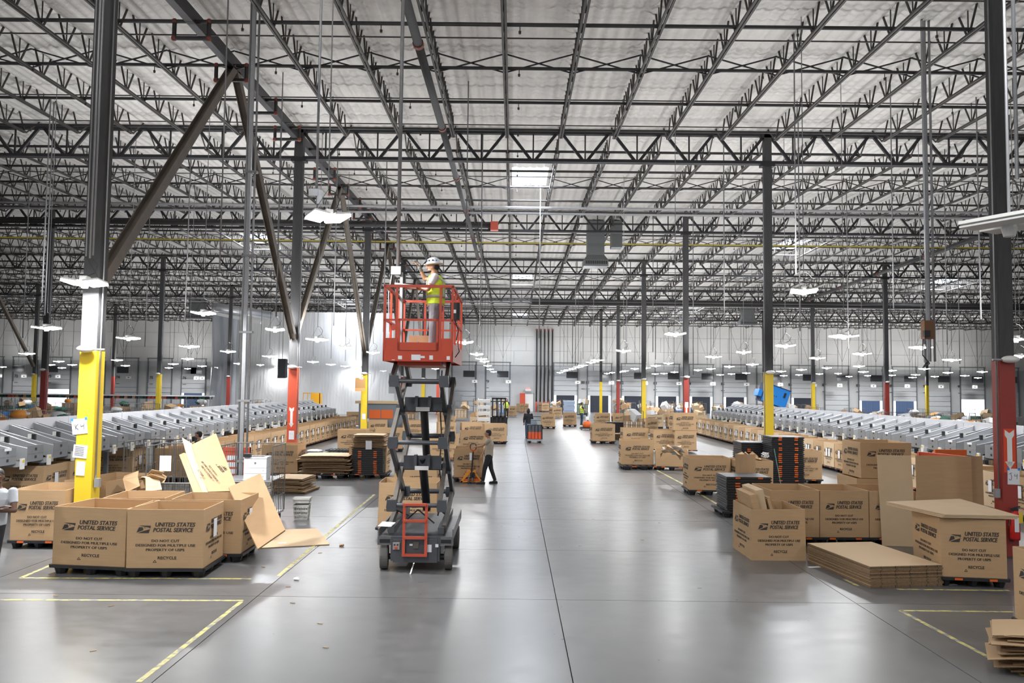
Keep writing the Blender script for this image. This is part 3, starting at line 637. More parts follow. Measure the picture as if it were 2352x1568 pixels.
def pallet(x, y, rz, label, sx=1, sy=1, feet=True, clips=True):
    p = inst('plastic_pallet', pal['deck'], None, (x, y, 0), rz); p.scale = (sx, sy, 1); tag(p, label, 'pallet', 'black plastic pallets under the boxes')
    if feet:
        for i in (-1, 0, 1):
            for j in (-1, 0, 1): inst('foot', pal['foot'], p, (i * .51, j * .42, 0))
    if clips:
        for i in (-.32, .32): inst('clip', pal['clip'], p, (i, -.567, 0))
    return p
BX = []
def gaylord(label, pL, pR, d=1.0, h=.90, z0=.15, pallet_=True, side='r', sheet=0, seed=None, group='printed cardboard pallet boxes', m=None, far=False, logo=True, bulge=.02, loc=None, plabel=None, clips=True):
    if loc: (ax, ay), (bx_, by) = loc
    else: ax, ay = fl(pL[0], pL[1], z0); bx_, by = fl(pR[0], pR[1], z0)
    w_ = math.hypot(bx_ - ax, by - ay); rz = math.atan2(by - ay, bx_ - ax); seed = seed if seed is not None else (int(ax * 97 + ay * 131) % 9973)
    o = inst('cardboard_box', carton_mesh(w_, d, h, seed, bulge, m), None, (ax, ay, z0), rz); tag(o, label, 'box', group)
    if logo:
        s = w_ / 1.02 * .98
        faces = [('f', (w_ / 2, -.004 - bulge, h * .50), 0, s)]
        if side == 'r': faces.append(('r', (w_ + .004 + bulge, d / 2, h * .5), math.pi / 2, d * .98))
        else: faces.append(('l', (-.004 - bulge, d / 2, h * .5), -math.pi / 2, d * .98))
        for nm, l, r_, sc_ in faces:
            near = ay < 24; k_ = {'f': 0, 'r': 1, 'l': 3}[nm]; g_ = .0045 if near else .004 + bulge
            l = {'f': (w_ / 2, -g_, h * .5), 'r': (w_ + g_, d / 2, h * .5), 'l': (-g_, d / 2, h * .5)}[nm]
            a = inst('printing', PRINT, o, l, r_); a.scale = (sc_ * .95, 1, .92); e = inst('eagle_emblem', LOGO, a)
            if near: conform(a, k_, seed); e.scale = a.scale; e.location = a.location; conform(e, k_, seed); e.scale = (1, 1, 1); e.location = (0, 0, 0)
    if sheet:
        q = inst('paper_label', SHEET, o, (w_ + .012 + bulge, d * .45, h * .62) if side == 'r' else (-.012 - bulge, d * .5, h * .62), math.pi / 2 if side == 'r' else -math.pi / 2)
    if pallet_:
        c = Matrix.Rotation(rz, 3, 'Z') @ Vector((w_ / 2, d / 2, 0)); pallet(ax + c.x, ay + c.y, rz, plabel or ' '.join(('pallet under the ' + label.replace('cardboard ', '').replace(',', '')).split()[:15]), (w_ + .05) / 1.27, (d + .05) / 1.09, feet=not far, clips=clips)
    BX.append(o); return o
G = gaylord
G('open cardboard box at front left, leftmost of the close pair', (119.5, 1295), (286, 1302), .98, clips=False)
G('open cardboard box at front left with paper on its right side', (289.5, 1304), (466, 1304.5), .96, sheet=1, clips=False)
G('open cardboard box behind the front left pair, narrow paper on its side', (390, 1270), (552, 1271), .95, sheet=1)
G('open cardboard box beside the man at the left edge', (22, 1240), (144, 1241), 1.2)
G('open box holding scraps behind the front left pair', (232, 1266), (376, 1266), .98, logo=True)
G('box with hanging paper under the sorter at left edge', (-12, 1158), (96, 1159), 1.15, sheet=1)
G('box between K4 column and hanging paper', (68, 1143), (159, 1144), 1.1)
G('box right behind K4 column below the sorter', (204, 1101), (302, 1102), 1.0, sheet=1)
G('shaded box beside K4 column seen at an angle', (240, 1211), (350, 1182), .9)
G('open box holding upright flattened cartons, standing on bare floor at right', (1726.5, 1286.5), (1852, 1287.5), 1.15, .90, 0, False, 'l')
G('open box second left of the joined row at right', (1771, 1232), (1882, 1233), 1.15, side='l')
G('open box in the joined row at right, clear front view', (1883.5, 1233), (1996, 1233.5), 1.15, side='l')
G('open box at right, mostly behind the tall cardboard sleeve', (1998, 1233.5), (2106, 1234), 1.15, side='l')
G('empty open box on pallet right of the aisle, nearest its edge', (1583, 1124.5), (1679, 1126), 1.0, side='l')
G('open box filled with torn cartons and white straps', (1695, 1133), (1776, 1134), 1.0, side='l')
G('box half hidden behind the tall orange-clipped tray stack', (1804, 1099.5), (1888, 1101), 1.0, side='l')
a = fl(1978, 1097.6, 1.06); b = fl(2092, 1099, 1.06)
G('lower box carrying another box before the right sorter', 0, 0, 1.1, .90, .15, True, 'l', loc=((a[0] - .08, a[1]), (b[0] - .02, b[1])))
G('upper box stacked on a box before the right sorter', 0, 0, 1.05, .80, 1.06, False, 'l', loc=(a, b))
G('box topped with overhanging flat sheets at the right', (2163.5, 1323), (2314, 1329), 1.2, side='l')
G('box cut off by the right photo edge', 0, 0, 1.05, side='l', loc=((6.45, 9.38), (7.45, 9.38)))
G('box at aisle right beside the orange pallet truck forks', (1427.5, 1066), (1501, 1067), 1.0, side='l')
G('low box heaped with crumpled packing right of the aisle', (1506, 1070), (1581, 1072), .9, .58, .15, True, 'l', logo=False)
G('box behind the aisle-right box, left one', (1432, 1026), (1488, 1026.5), 1.0, side='l', far=True)
G('long plain box behind the crumpled packing', (1502, 1031), (1550, 1031.5), 1.0, side='l', far=True)
a = fl(1550, 988, 1.06); b = fl(1600, 988.5, 1.06)
G('lower box of the two-high stack before the right box row', 0, 0, 1.0, .90, .15, True, 'l', loc=(a, b), far=True)
G('upper box of the two-high stack before the right box row', 0, 0, 1.0, .80, 1.06, False, 'l', loc=((a[0] - .05, a[1] + .02), (b[0] - .02, b[1] + .02)))
G('box left of the yellow column foot, right side of the aisle', (1456, 993), (1480, 993), 1.0, side='l', far=True)
G('open box right of the yellow column foot behind boxes', (1484, 994), (1512, 994), 1.0, side='l', far=True)
G('box beside the black tray stack at the aisle right edge', (1361, 1012), (1412.5, 1012.5), 1.0, side='l')
G('box just behind the black tray stack, left one', (1366, 976), (1402, 976.5), 1.0, side='l', far=True)
G('box just behind the black tray stack, right one', (1408, 977), (1452, 977.5), 1.0, side='l', far=True)
G('box beside the walking woman in the aisle', (1242, 979), (1274, 979.5), 1.1, side='l')
G('film-wrapped box in the middle of the aisle', (1293.5, 975), (1322.5, 975.5), 1.2, side='l')
G('box with white top at the far left aisle side', (1161.5, 953.7), (1185.5, 954), 1.1, side='r', far=True)
G('far box behind the white-topped one, left', (1193, 945), (1203, 945), 1.0, side='r', far=True)
G('far box behind the white-topped one, right', (1204, 945), (1214, 945), 1.0, side='r', far=True)
G('far box with label between the woman and the wrapped box', (1269, 957), (1291, 957), 1.0, side='l', far=True)
G('far box behind the walking woman', (1244.5, 943), (1261, 943), 1.0, side='l', far=True)
G('box at the left aisle edge behind the man with the hand truck', (1113.5, 1013), (1164, 1013), 1.1)
G('middle box of the three in a row behind the man', (1060.5, 1009), (1111.5, 1009), 1.0)
G('left box of the three in a row behind the man', (1006, 1009), (1047, 1009), 1.0)
G('box right behind the man with the hand truck', (1056.5, 1038), (1117, 1038.5), 1.0)
G('box behind the scissor lift legs, right part', (985, 1050), (1053, 1050.5), 1.0)
G('box directly behind the orange hand pallet truck', (1042, 1095.4), (1109, 1096), 1.1, side='l')
G('box standing close behind the scissor lift, left side', (867, 1211), (1003, 1212), 1.0, side='l')
G('box second behind the scissor lift', (905, 1160), (1003, 1161), 1.0)
G('box left of the tray stack topped with flats', (775, 1034), (840, 1034.5), 1.0)
G('box in the left middle beside the man in black shirt', (738, 988), (780, 988), 1.3, sheet=1)
G('box behind the wire cage with the printer', (600, 1085), (683, 1086), 1.0)
G('box left of the metal post behind the wire cage', (508, 1038), (575, 1038), .95, sheet=1)
G('box right behind the tray stack topped with flats', (800, 1084), (886, 1085), .9)
G('box behind the scissor lift at left of its legs', (862, 1030), (925, 1030), 1.0)
G('box behind the left lift legs beside an orange truck', (845, 1002), (890, 1002), 1.0)
G('light box row piece left of the yellow column', (796, 975), (826, 975), 1.0, far=True)
G('box under paper sheets near the yellow column left of the lift', (925, 1003), (975, 1003), 1.0, far=True)
for px, py in ((1150, 948), (1171, 941)): G(zlabel('small far box beside the aisle', px), (px, py), (px + 18, py), 1.0, far=True)
# two long rows of boxes beneath the sorter chutes
for sgn, xf, y0, y1, nm in ((1, 12.0, 16.5, 54.5, 'right'), (-1, -9.9, 24.5, 50, 'left')):
    y = y0; q = 0
    while y < y1:
        wd = 1.0 if q % 3 else .94; y += 0
        loc = ((xf, y + wd), (xf, y)) if sgn > 0 else ((xf, y), (xf, y + wd))
        o = G(f"box in the long row below the {nm} sorter, {ordn(q)} from the near end", 0, 0, .98, .88, .15, True, 'r' if sgn < 0 else 'l', loc=loc, far=y > 30, group=f'boxes lined up under the {nm} sorter', m=CARDL if sgn > 0 and q % 2 else CARD, plabel=f"pallet below the {nm} sorter box row, {ordn(q)} from the near end")
        for k in ((.36, .62) if sgn > 0 and q % 2 else (.5,)): inst('paper_label', SHEET, o, (wd * k, -.03, .52))
        y += wd + .07; q += 1
# ---------------------------------------------------------------- sorter lines with chutes
def chute_parts():
    P = {}
    side = [(0, 1.20), (0, 1.50), (-.35, 1.58), (-1.55, 1.93), (-1.55, 1.62)]
    P['side_wall'] = MB().prism(side, -.012, .012).mesh('side_wall', GRY)
    P['rim'] = MB().bar((0, 0, 1.505), (-.35, 0, 1.585), .035, .012).bar((-.35, 0, 1.585), (-1.55, 0, 1.94), .035, .012).mesh('rim', RAIL)
    P['slide'] = MB().hexa([(0, -.28, 1.215), (0, .28, 1.215), (-1.55, .46, 1.70), (-1.55, -.46, 1.70), (0, -.28, 1.23), (0, .28, 1.23), (-1.55, .46, 1.72), (-1.55, -.46, 1.72)]).mesh('slide', ALU)
    g = MB().box(0, .015, -.30, .30, 1.19, 1.56).box(.015, .022, -.30, .30, 1.37, 1.385)
    P['gate'] = g.mesh('gate', mat('gate_plate', (.22, .235, .25), .45, .1, .1, 6))
    P['slot'] = MB().box(.022, .026, -.03, .03, 1.44, 1.50).box(.022, .026, -.03, .03, 1.26, 1.32).mesh('slot', BLACK)
    P['notch'] = MB().box(.022, .025, -.12, .12, 1.50, 1.56).mesh('sign_card', PAPER)
    P['sensor'] = MB().box(-.52, -.44, -.03, .03, 1.62, 1.76).mesh('sensor', BLACK)
    P['tag'] = MB().box(-.62, -.53, -.02, .0, 1.66, 1.76).mesh('sensor_label', WHITE)
    P['apron'] = MB().box(-.25, .03, .31, .70, 1.12, 1.22).mesh('apron', GRY)
    P['button_box'] = MB().box(.03, .07, .42, .54, 1.06, 1.30).mesh('button_box', WHITE)
    P['button'] = MB().box(.07, .085, .45, .50, 1.22, 1.27).mesh('button', YEL)
    return P
CP = chute_parts()
def chute(x, y, right, label):
    r = empty('sorter_chute', (x, y, 0), math.pi if right else 0, label, 'chute', f"chutes of the {'right' if right else 'left'} sorter")
    for s_ in (-1, 1):
        o = inst('side_wall', CP['side_wall'], r, (0, s_ * .29, 0), 0); o.rotation_euler = (0, 0, -s_ * .10); inst('rim', CP['rim'], o)
    inst('slide', CP['slide'], r); g = inst('gate', CP['gate'], r); inst('slot', CP['slot'], g)
    if random.random() < .35: inst('sign_card', CP['notch'], g)
    inst('sensor', CP['sensor'], r, (0, -.29, 0)); inst('sensor_label', CP['tag'], r, (0, -.29, 0)); inst('apron', CP['apron'], r); b = inst('button_box', CP['button_box'], r); inst('button', CP['button'], b)
for right in (0, 1):
    xf = 13.2 if right else -11.0; nm = 'right' if right else 'left'; n = 38 if right else 35; y0 = 15.0 if right else 14.4
    for q in range(n): chute(xf, y0 + q * 1.03, right, f"grey sorter chute of the {nm} sorter, {ordn(q)} from the near end")
    ye = y0 + n * 1.03
    r = empty('sorter_line', (xf, y0, 0), math.pi if right else 0, f"long {nm} parcel sorter with bright metal side rail", 'conveyor')
    sg = -1 if right else 1
    y = -1.0; L = ye - y0 + 1
    while y < L - 1:
        MB().box(-1.62, -1.55, sg * y if sg > 0 else -(y + 3.05), sg * (y + 3.05) if sg > 0 else -y, 1.80, 2.05).build('side_rail', RAIL, r)
        MB().box(-2.7, -1.62, sg * y if sg > 0 else -(y + 3.05), sg * (y + 3.05) if sg > 0 else -y, 1.78, 1.84).build('belt', ALU, r)
        MB().box(-1.6, -1.5, sg * y - .05, sg * y + .05, 0, 1.7).box(-2.7, -2.6, sg * y - .05, sg * y + .05, 0, 1.7).box(-.5, -.4, sg * y - .05, sg * y + .05, 0, 1.3).box(-2.7, -.4, sg * y - .04, sg * y + .04, 1.2, 1.28).build('leg_frame', GRYD, r)
        y += 3.09
# ---------------------------------------------------------------- flat cardboard: stacks, sheets, sleeve
def flat(pts, t, label, group=None, m=CARDL, z=None, bend=0, name='cardboard_sheet', nseg=6, fold=0):
    # pts: four corners (x, y, z) around; bent along the first direction
    A, B, C_, D_ = [Vector(p) for p in pts]; g = []
    for i in range(nseg + 1):
        u = i / nseg; row = []
        for j in range(4):
            v = j / 3; p = A.lerp(B, u).lerp(D_.lerp(C_, u), v); n = (B - A).cross(D_ - A).normalized()
            p = p + n * bend * (math.sin(math.pi * u) if not fold else abs(u - .5) * 2) ; row.append(p)
        g.append(row)
    o = MB().sheet(g, t).build(name, m); tag(o, label, 'cardboard', group); return o
FC = []
for i in range(16):          # neat stack at right
    z = .012 + i * .0205; j = [random.uniform(-.012, .012) for _ in range(4)]
    c = [fl(1998.6, 1302, .32), fl(2165, 1298, .32), fl(2012, 1247, .32), fl(1855, 1247.5, .32)]
    c[2] = (c[1][0] + c[3][0] - c[0][0], c[1][1] + c[3][1] - c[0][1])
    o = flat([(c[k][0] + j[0], c[k][1] + j[1], z) for k in range(4)], .019, f'flat folded carton in the neat stack on the floor at right, {ordn(i)} from the bottom', 'flat cartons in the neat stack', FLB if i == 15 else FLA, nseg=1)
    d = Vector((c[1][0] - c[0][0], c[1][1] - c[0][1], 0)); nrm = Vector((d.y, -d.x, 0)).normalized()
    for q in (.15, .35, .55, .78, .93):
        p = Vector((c[0][0] + j[0], c[0][1] + j[1], z)) + d * q; MB().bar(p + nrm * .001 - Vector((0, 0, .009)), p + nrm * .001 + Vector((0, 0, .009)), .008, .006).build('cut_slot', INK, o)
def pile(px, py, w_, d_, n, th, rz, label, group, seed, z0=0.0, spread=.08, mats=None, droop=.012, loc=None):
    x, y = loc if loc else fl(px, py); rnd = random.Random(seed); z = z0
    for i in range(n):
        a = rz + rnd.uniform(-.06, .06); ww = w_ * rnd.uniform(.86, 1.05); dd = d_ * rnd.uniform(.9, 1.05); ox = rnd.uniform(-spread, spread); oy = rnd.uniform(-spread, spread) * .5
        R = Matrix.Rotation(a, 3, 'Z'); c = [R @ Vector(p) + Vector((x + ox, y + oy, z + th / 2)) for p in ((-ww / 2, 0, 0), (ww / 2, 0, 0), (ww / 2, dd, 0), (-ww / 2, dd, 0))]
        flat(c, th * .58, label + f', {ordn(i)} from the bottom', group, (mats or [FLA, FLC, FLB])[rnd.randrange(3)] if i < n - 1 else FLB, bend=droop * rnd.uniform(.4, 1), nseg=6)
        z += th
    return z
pile(742, 1100, 1.55, 1.3, 16, .036, .03, 'flattened carton in the loose palletised pile left of the aisle', 'loose pile of flattened cartons', 3, .16, .14)
pallet(fl(742, 1100)[0], fl(742, 1100)[1] + .6, 0, 'black pallet under the loose pile of flattened cartons')
pile(655, 1133, .95, 1.2, 12, .034, -.1, 'flattened carton in the low pile beside the wire cage', 'low pile of flattened cartons', 5, .0, .10)
a = (5.78, 8.55); pile(0, 0, 1.2, .72, 24, .0155, -.5, 'flattened carton in the wavy pile at the lower right corner', 'wavy pile of flattened cartons', 9, .03, .10, loc=a, droop=.09, mats=[FLC, FLA, FLC])
pile(1421, 1010, 1.0, 1.1, 7, .05, 0, 'flattened carton below the black trays at the aisle edge', 'cartons below the black trays', 10, .0, .05)
# sheets over the box at right
c = [fl(2163, 1188, 1.07), fl(2337, 1192, 1.07), fl(2205, 1148, 1.10), fl(2036, 1149, 1.14)]
for i in range(3):
    z = 1.075 + i * .02; flat([(c[0][0] + .02 * i, c[0][1] - .01 * i, z), (c[1][0] + .02 * i, c[1][1], z), (c[2][0], c[2][1], z + .0), (c[3][0], c[3][1], z)], .016, f"wide flat sheet lying over the right box, {['lowest', 'middle', 'topmost'][i]} of three", 'three sheets over the box', CARDL, nseg=3)
# tall sleeve beside the J4 column
A = fl(2026, 1253); B = fl(2105, 1256); Cc = fl(2250, 1262); Dd = fl(2262, 1255)
def upright(poly, h, t, label, m=CARD, lean=(0, 0), name='cardboard_sleeve', z0=.004):
    pts = [[(p[0] + lean[0] * q / 3, p[1] + lean[1] * q / 3, z0 + (h - z0) * q / 3) for p in poly] for q in range(4)]
    o = MB().sheet(pts, t).build(name, m); tag(o, label, 'cardboard'); return o
upright([A, B], 1.76, .02, 'tall light cardboard panel standing upright before the J4 column', CARDL, lean=(-.06, .04))
upright([(B[0] + .05, B[1] + .05), (B[0] + .6, B[1] + .06), (Cc[0], Cc[1] + .2), (Dd[0], Dd[1])], 1.76, .02, 'tall bent cardboard sleeve beside the J4 column', CARD, lean=(0, .03))
# flattened carton on the floor and the large leaning sheets at left
c = [fl(592, 1259, .01), fl(757, 1250, .01), fl(728, 1214, .01), fl(650, 1216, .01)]
flat([(*p, .012) for p in c], .012, 'single flattened carton lying on the floor left of the aisle', None, CARDL, nseg=2)
def lean(px, label, m, t=.02, name='cardboard_sheet', txt=False):
    P = [Vector(dep(x, y, Y)) for x, y, Y in px]; o = MB().sheet([[P[0], P[0].lerp(P[1], .5), P[1]], [P[3].lerp(P[0], .5), (P[0] + P[1] + P[2] + P[3]) / 4, P[2].lerp(P[1], .5)], [P[3], P[3].lerp(P[2], .5), P[2]]], t).build(name, m); tag(o, label, 'cardboard', 'leaning cartons at left'); return o, P
Y1 = 14.75
lean([(525, 1120, 14.7), (592, 1262, 13.3), (655, 1218, 13.9), (598, 1088, 15.5)], 'large brown carton leaning on the box before the wire cage', CARD2, .03)
o, P = lean([(440, 1022, 16.0), (478, 1130, 15.2), (547, 1128, 15.3), (496, 996, 16.4)], 'long flattened carton with upside-down print leaning at left', CARD, .03)
lean([(418, 1006, 16.3), (455, 1140, 15.0), (478, 1135, 15.15), (441, 1020, 16.2)], 'folded carton edge beside the leaning printed carton', CARDL, .04)
lean([(414, 1045, 16.0), (448, 1142, 14.9), (466, 1138, 15.0), (425, 1040, 15.9)], 'narrow folded carton leaning leftmost at the wire cages', CARD, .05)
n = (P[1] - P[0]).cross(P[3] - P[0]).normalized()
if n.y > 0: n = -n
u = (P[2] - P[3]).normalized(); R = Matrix((-(P[1] - P[0]).normalized(), -n, (P[3] - P[0]).normalized())).transposed()
pr = inst('printing', PRINT, None); pr.matrix_world = Matrix.Translation((P[0] * .25 + P[1] * .3 + P[2] * .3 + P[3] * .15) + n * .03) @ R.to_4x4() @ Matrix.Scale(.8, 4); pr.parent = o
# cartons standing in the right front box
bx0 = fl(1726.5, 1286.5); 
def standing(x, y, w_, d_, z0, z1, rz, tilt, label, m=CARD):
    o = MB().box(-w_ / 2, w_ / 2, -d_ / 2, d_ / 2, 0, z1 - z0).build('folded_carton', m); o.location = (bx0[0] + x, bx0[1] + y, z0); o.rotation_euler = (tilt[0], tilt[1], rz); tag(o, label, 'cardboard', 'cartons standing in the right front box')
standing(.29, .58, .13, .93, .03, 1.16, 0, (0, -.19), 'folded carton standing in the right front box, leftmost', CARD)
standing(.44, .62, .13, .90, .03, 1.24, 0, (0, -.20), 'folded carton standing in the right front box, second from left', CARDL)
standing(.63, .60, .05, .90, .03, 1.10, 0, (0, -.26), 'thin folded carton standing in the right front box, third from left', CARD)
standing(.74, .62, .05, .90, .03, 1.15, 0, (0, -.34), 'thin folded carton standing in the right front box, fourth from left', CARD2)
# ---------------------------------------------------------------- scissor lift
JEAN = mat('grey_trousers', (.20, .20, .215), .85, 0, .2, 12, .3, 25); DARKP = mat('dark_trousers', (.018, .018, .022), .8, 0, .3, 12, .2, 25); KHAKI = mat('khaki_cloth', (.42, .30, .17), .85, 0, .12, 12, .2, 25)
BLUEJ = mat('blue_jeans', (.05, .085, .16), .85, 0, .2, 12, .2, 25); TEEG = mat('grey_tee', (.47, .50, .54), .85, 0, .1, 10, .3, 20); TEEB = mat('beige_tee', (.42, .36, .29), .85, 0, .1, 10, .3, 20)
TEEK = mat('black_tee', (.02, .021, .025), .85, 0, .2, 10, .2, 20); TEEW = mat('white_tee', (.66, .64, .66), .85, 0, .06, 10, .2, 20); VEST = mat('hi_vis_vest', (.60, .80, .04), .7, 0, .08, 10, .2, 20); REFL = mat('reflective_tape', (.40, .42, .42), .4, .2)
NAVY = mat('navy_cloth', (.02, .035, .08), .85); SHOE = mat('black_shoe', (.015, .015, .016), .6); GLOV = mat('grey_glove', (.19, .19, .19), .8)
lift = empty('scissor_lift', (-1.58, 14.3, 0), math.radians(.3), 'raised dark grey scissor lift with orange-red platform, standing in the aisle', 'scissor lift')
YN, YF = -.95, .85
def Lb(nm, m, mt, par=lift, sm=False): return m.build(nm, mt, par, sm)
Lb('chassis', MB().box(-.40, .40, -1.08, 1.15, .17, .56).box(-.36, .36, -1.10, -1.08, .15, .52).box(-.44, .44, -1.0, 1.1, .50, .60).box(-.46, -.36, -1.02, 1.1, .60, .70).box(.36, .46, -1.02, 1.1, .60, .70), LGRY)
Lb('side_tray', MB().box(.40, .62, -1.05, 1.1, .52, .56).box(.60, .62, -1.05, 1.1, .56, .68).box(.40, .62, -1.06, -1.04, .42, .56), mat('scuffed_plate', (.17, .17, .175), .45, .3, .4, 9))
Lb('side_tray', MB().box(-.62, -.40, -1.05, 1.1, .52, .56).box(-.62, -.60, -1.05, 1.1, .56, .68).box(-.62, -.40, -1.06, -1.04, .42, .56), MATS['scuffed_plate'])
for s_ in (-1, 1): Lb('fork_pocket', MB().box(s_ * .50 - .085, s_ * .50 + .085, -1.065, -1.06, .455, .515), BLACK)
tyre = MB().lathe([(.10, -.065), (.195, -.065), (.205, -.045), (.205, .045), (.195, .065), (.10, .065)], 28).mesh('wheel', RUB, False); hub = MB().lathe([(.02, -.075), (.10, -.07), (.10, .07), (.02, .075)], 14).mesh('hub', LGRY)
for sx, sy in ((-1, -1), (1, -1), (-1, 1), (1, 1)):
    o = inst('wheel', tyre, lift, (sx * .53, sy * .88, .205)); o.rotation_euler = (0, math.pi / 2, .08 if sy < 0 else 0); inst('hub', hub, o)
Lb('axle', MB().tube((-.47, -.88, .2), (.47, -.88, .2), .05, 8).tube((-.47, .88, .2), (.47, .88, .2), .05, 8), BLACK)
zs = [.56, 1.05, 1.58, 2.08, 2.60, 3.10, 3.44]
def arm(x, a, b, w_=.062, h=.125, m=LGR2):
    Lb('scissor_arm', MB().bar((x, a[0], a[1]), (x, b[0], b[1]), w_, h), m)
N_ = [(YN, zs[1]), (YN, zs[3]), (YN, zs[5])]; F_ = [(YF, zs[1]), (YF, zs[3]), (YF, zs[5])]; C_ = [(-.05, zs[0] + .1), (-.05, zs[2]), (-.05, zs[4]), (-.05, zs[6])]
for s_ in (-1, 1):
    o_, i_ = s_ * .455, s_ * .375
    arm(o_, (YN + .05, .66), (F_[0][0], F_[0][1])); arm(i_, (YF, .66), N_[0], m=LGRY)
    for k in (0, 1): arm(o_ if k % 2 else i_, N_[k], F_[k + 1]); arm(i_ if k % 2 else o_, F_[k], N_[k + 1], m=LGRY)
    arm(o_, N_[2], (C_[3][0] - .3, C_[3][1])); arm(i_, F_[2], (C_[3][0] + .3, C_[3][1]), m=LGRY)
    for p in N_ + F_ + C_[1:3]:
        Lb('joint_block', MB().prism([(s_ * .415 - .07, p[1] - .10), (s_ * .415 + .07, p[1] - .10), (s_ * .415 + .085, p[1] - .03), (s_ * .415 + .07, p[1] + .09), (s_ * .415 - .07, p[1] + .09), (s_ * .415 - .085, p[1] - .03)], p[0] - .06, p[0] + .06), LGRY)
for p in N_: Lb('cross_tube', MB().tube((-.47, p[0], p[1]), (.47, p[0], p[1]), .036, 12), LGRY, sm=False)
for p in F_ + C_[1:3]: Lb('cross_tube', MB().tube((-.45, p[0], p[1]), (.45, p[0], p[1]), .045, 12), LGRY)
for p in (C_[1], C_[2]):
    b = Lb('cylinder_bracket', MB().box(-.33, .33, p[0] - .12, p[0] + .10, p[1] + .03, p[1] + .07).box(-.33, .33, p[0] - .13, p[0] - .11, p[1] - .02, p[1] + .22).box(-.14, -.09, p[0] - .25, p[0] - .1, p[1] + .02, p[1] + .24).box(.09, .14, p[0] - .25, p[0] - .1, p[1] + .02, p[1] + .24), LGRY)
    Lb('warning_label', MB().box(-.12, .12, p[0] - .262, p[0] - .256, p[1] - .02, p[1] + .05), WHITE, b)
Lb('hydraulic_cylinder', MB().tube((0, .7, .75), (0, -.1, 1.62), .075, 14).tube((0, -.1, 1.62), (0, -.18, 1.75), .05, 12), BLACK); Lb('hydraulic_cylinder', MB().tube((0, .5, 1.75), (0, -.1, 2.62), .07, 14), BLACK)
Lb('hose', MB().path([(.25, .2, .7), (.33, 0, 1.2), (.27, .1, 1.6), (.32, -.05, 2.1), (.27, .1, 2.6), (.3, 0, 3.3)], .012, 5), BLACK)
Lb('hose', MB().path([(-.25, -.7, .72), (.0, -.75, .95), (.27, -.7, .72)], .012, 5), BLACK)
lad = Lb('ladder', MB().bar((-.18, -1.17, .26), (-.18, -1.13, 1.10), .045, .035).bar((.18, -1.17, .26), (.18, -1.13, 1.10), .045, .035), REDO)
for z in (.28, .56, .83, 1.09): Lb('rung', MB().box(-.18, .18, -1.19, -1.13, z - .018, z + .018), REDO, lad)
cp = Lb('ground_control', MB().box(-.36, -.25, -1.13, -1.10, .36, .47), mat('control_plate', (.35, .35, .34), .5)); Lb('stop_button', MB().tube((-.305, -1.16, .39), (-.305, -1.13, .39), .022, 10), REDO, cp); Lb('dial', MB().tube((-.33, -1.145, .44), (-.33, -1.13, .44), .012, 8).tube((-.28, -1.145, .44), (-.28, -1.13, .44), .012, 8), BLACK, cp)
for x0, x1, z0, z1 in ((.20, .27, .32, .44), (.33, .38, .40, .45), (-.08, .03, .26, .29), (-.09, -.04, .42, .45)): Lb('decal', MB().box(x0, x1, -1.108, -1.103, z0, z1), PAPER)
Lb('junction_plate', MB().box(-.03, .06, -1.125, -1.10, .38, .48), LGR2); Lb('ground_strap', MB().bar((-.01, -1.12, .15), (-.05, -1.28, .004), .02, .004), GALV)
pap = MB().hexa([(-.63, -.98, .705), (-.40, -1.02, .705), (-.36, -.82, .74), (-.58, -.80, .75), (-.63, -.98, .71), (-.40, -1.02, .71), (-.36, -.82, .745), (-.58, -.80, .755)]).build('paper_sheet', PAPER); pap.location = (-1.58, 14.3, -.0); tag(pap, 'loose white paper lying on the left side of the lift base', 'paper')
# platform
pf = Lb('platform', MB().box(-.56, .56, -1.18, 1.25, 3.46, 3.55).box(-.36, .36, -1.0, 1.1, 3.36, 3.46), REDL)
MB().box(-.575, .575, -1.20, -1.18, 3.42, 3.60).box(-.575, -.555, -1.2, 1.27, 3.42, 3.72).box(.555, .575, -1.2, 1.27, 3.42, 3.72).box(-.575, .575, 1.25, 1.27, 3.42, 3.72).box(-.56, -.33, -1.19, -1.175, 3.6, 3.80).box(.33, .56, -1.19, -1.175, 3.6, 3.80).build('toe_board', REDL, pf)
for x in (-.555, -.36, .36, .555): MB().box(x - .019, x + .019, -1.195, -1.157, 3.58, 4.66).build('rail_post', REDL, pf)
for x, y in ((-.555, -.5), (-.555, .4), (-.555, 1.24), (.555, -.5), (.555, .4), (.555, 1.24), (-.15, 1.24), (.2, 1.24)): MB().box(x - .018, x + .018, y - .018, y + .018, 3.58, 4.66).build('rail_post', REDL, pf)
for z, hh in ((4.66, .022), (4.10, .015)):
    MB().box(-.575, .575, -1.2, -1.16, z - hh, z + hh).build('rail', REDL, pf) if z > 4.5 else MB().box(-.575, -.34, -1.2, -1.16, z - hh, z + hh).box(.34, .575, -1.2, -1.16, z - hh, z + hh).build('rail', REDL, pf)
    MB().box(-.575, -.54, -1.2, 1.26, z - hh, z + hh).build('rail', REDL, pf); MB().box(.54, .575, -1.2, 1.26, z - hh, z + hh).build('rail', REDL, pf); MB().box(-.575, .575, 1.22, 1.26, z - hh, z + hh).build('rail', REDL, pf)
gt = MB().box(-.33, .33, -1.215, -1.185, 4.085, 4.12).box(-.33, -.295, -1.215, -1.185, 3.6, 4.12).box(.295, .33, -1.215, -1.185, 3.6, 4.12).box(-.33, .33, -1.215, -1.185, 3.60, 3.73).build('gate', REDL, pf)
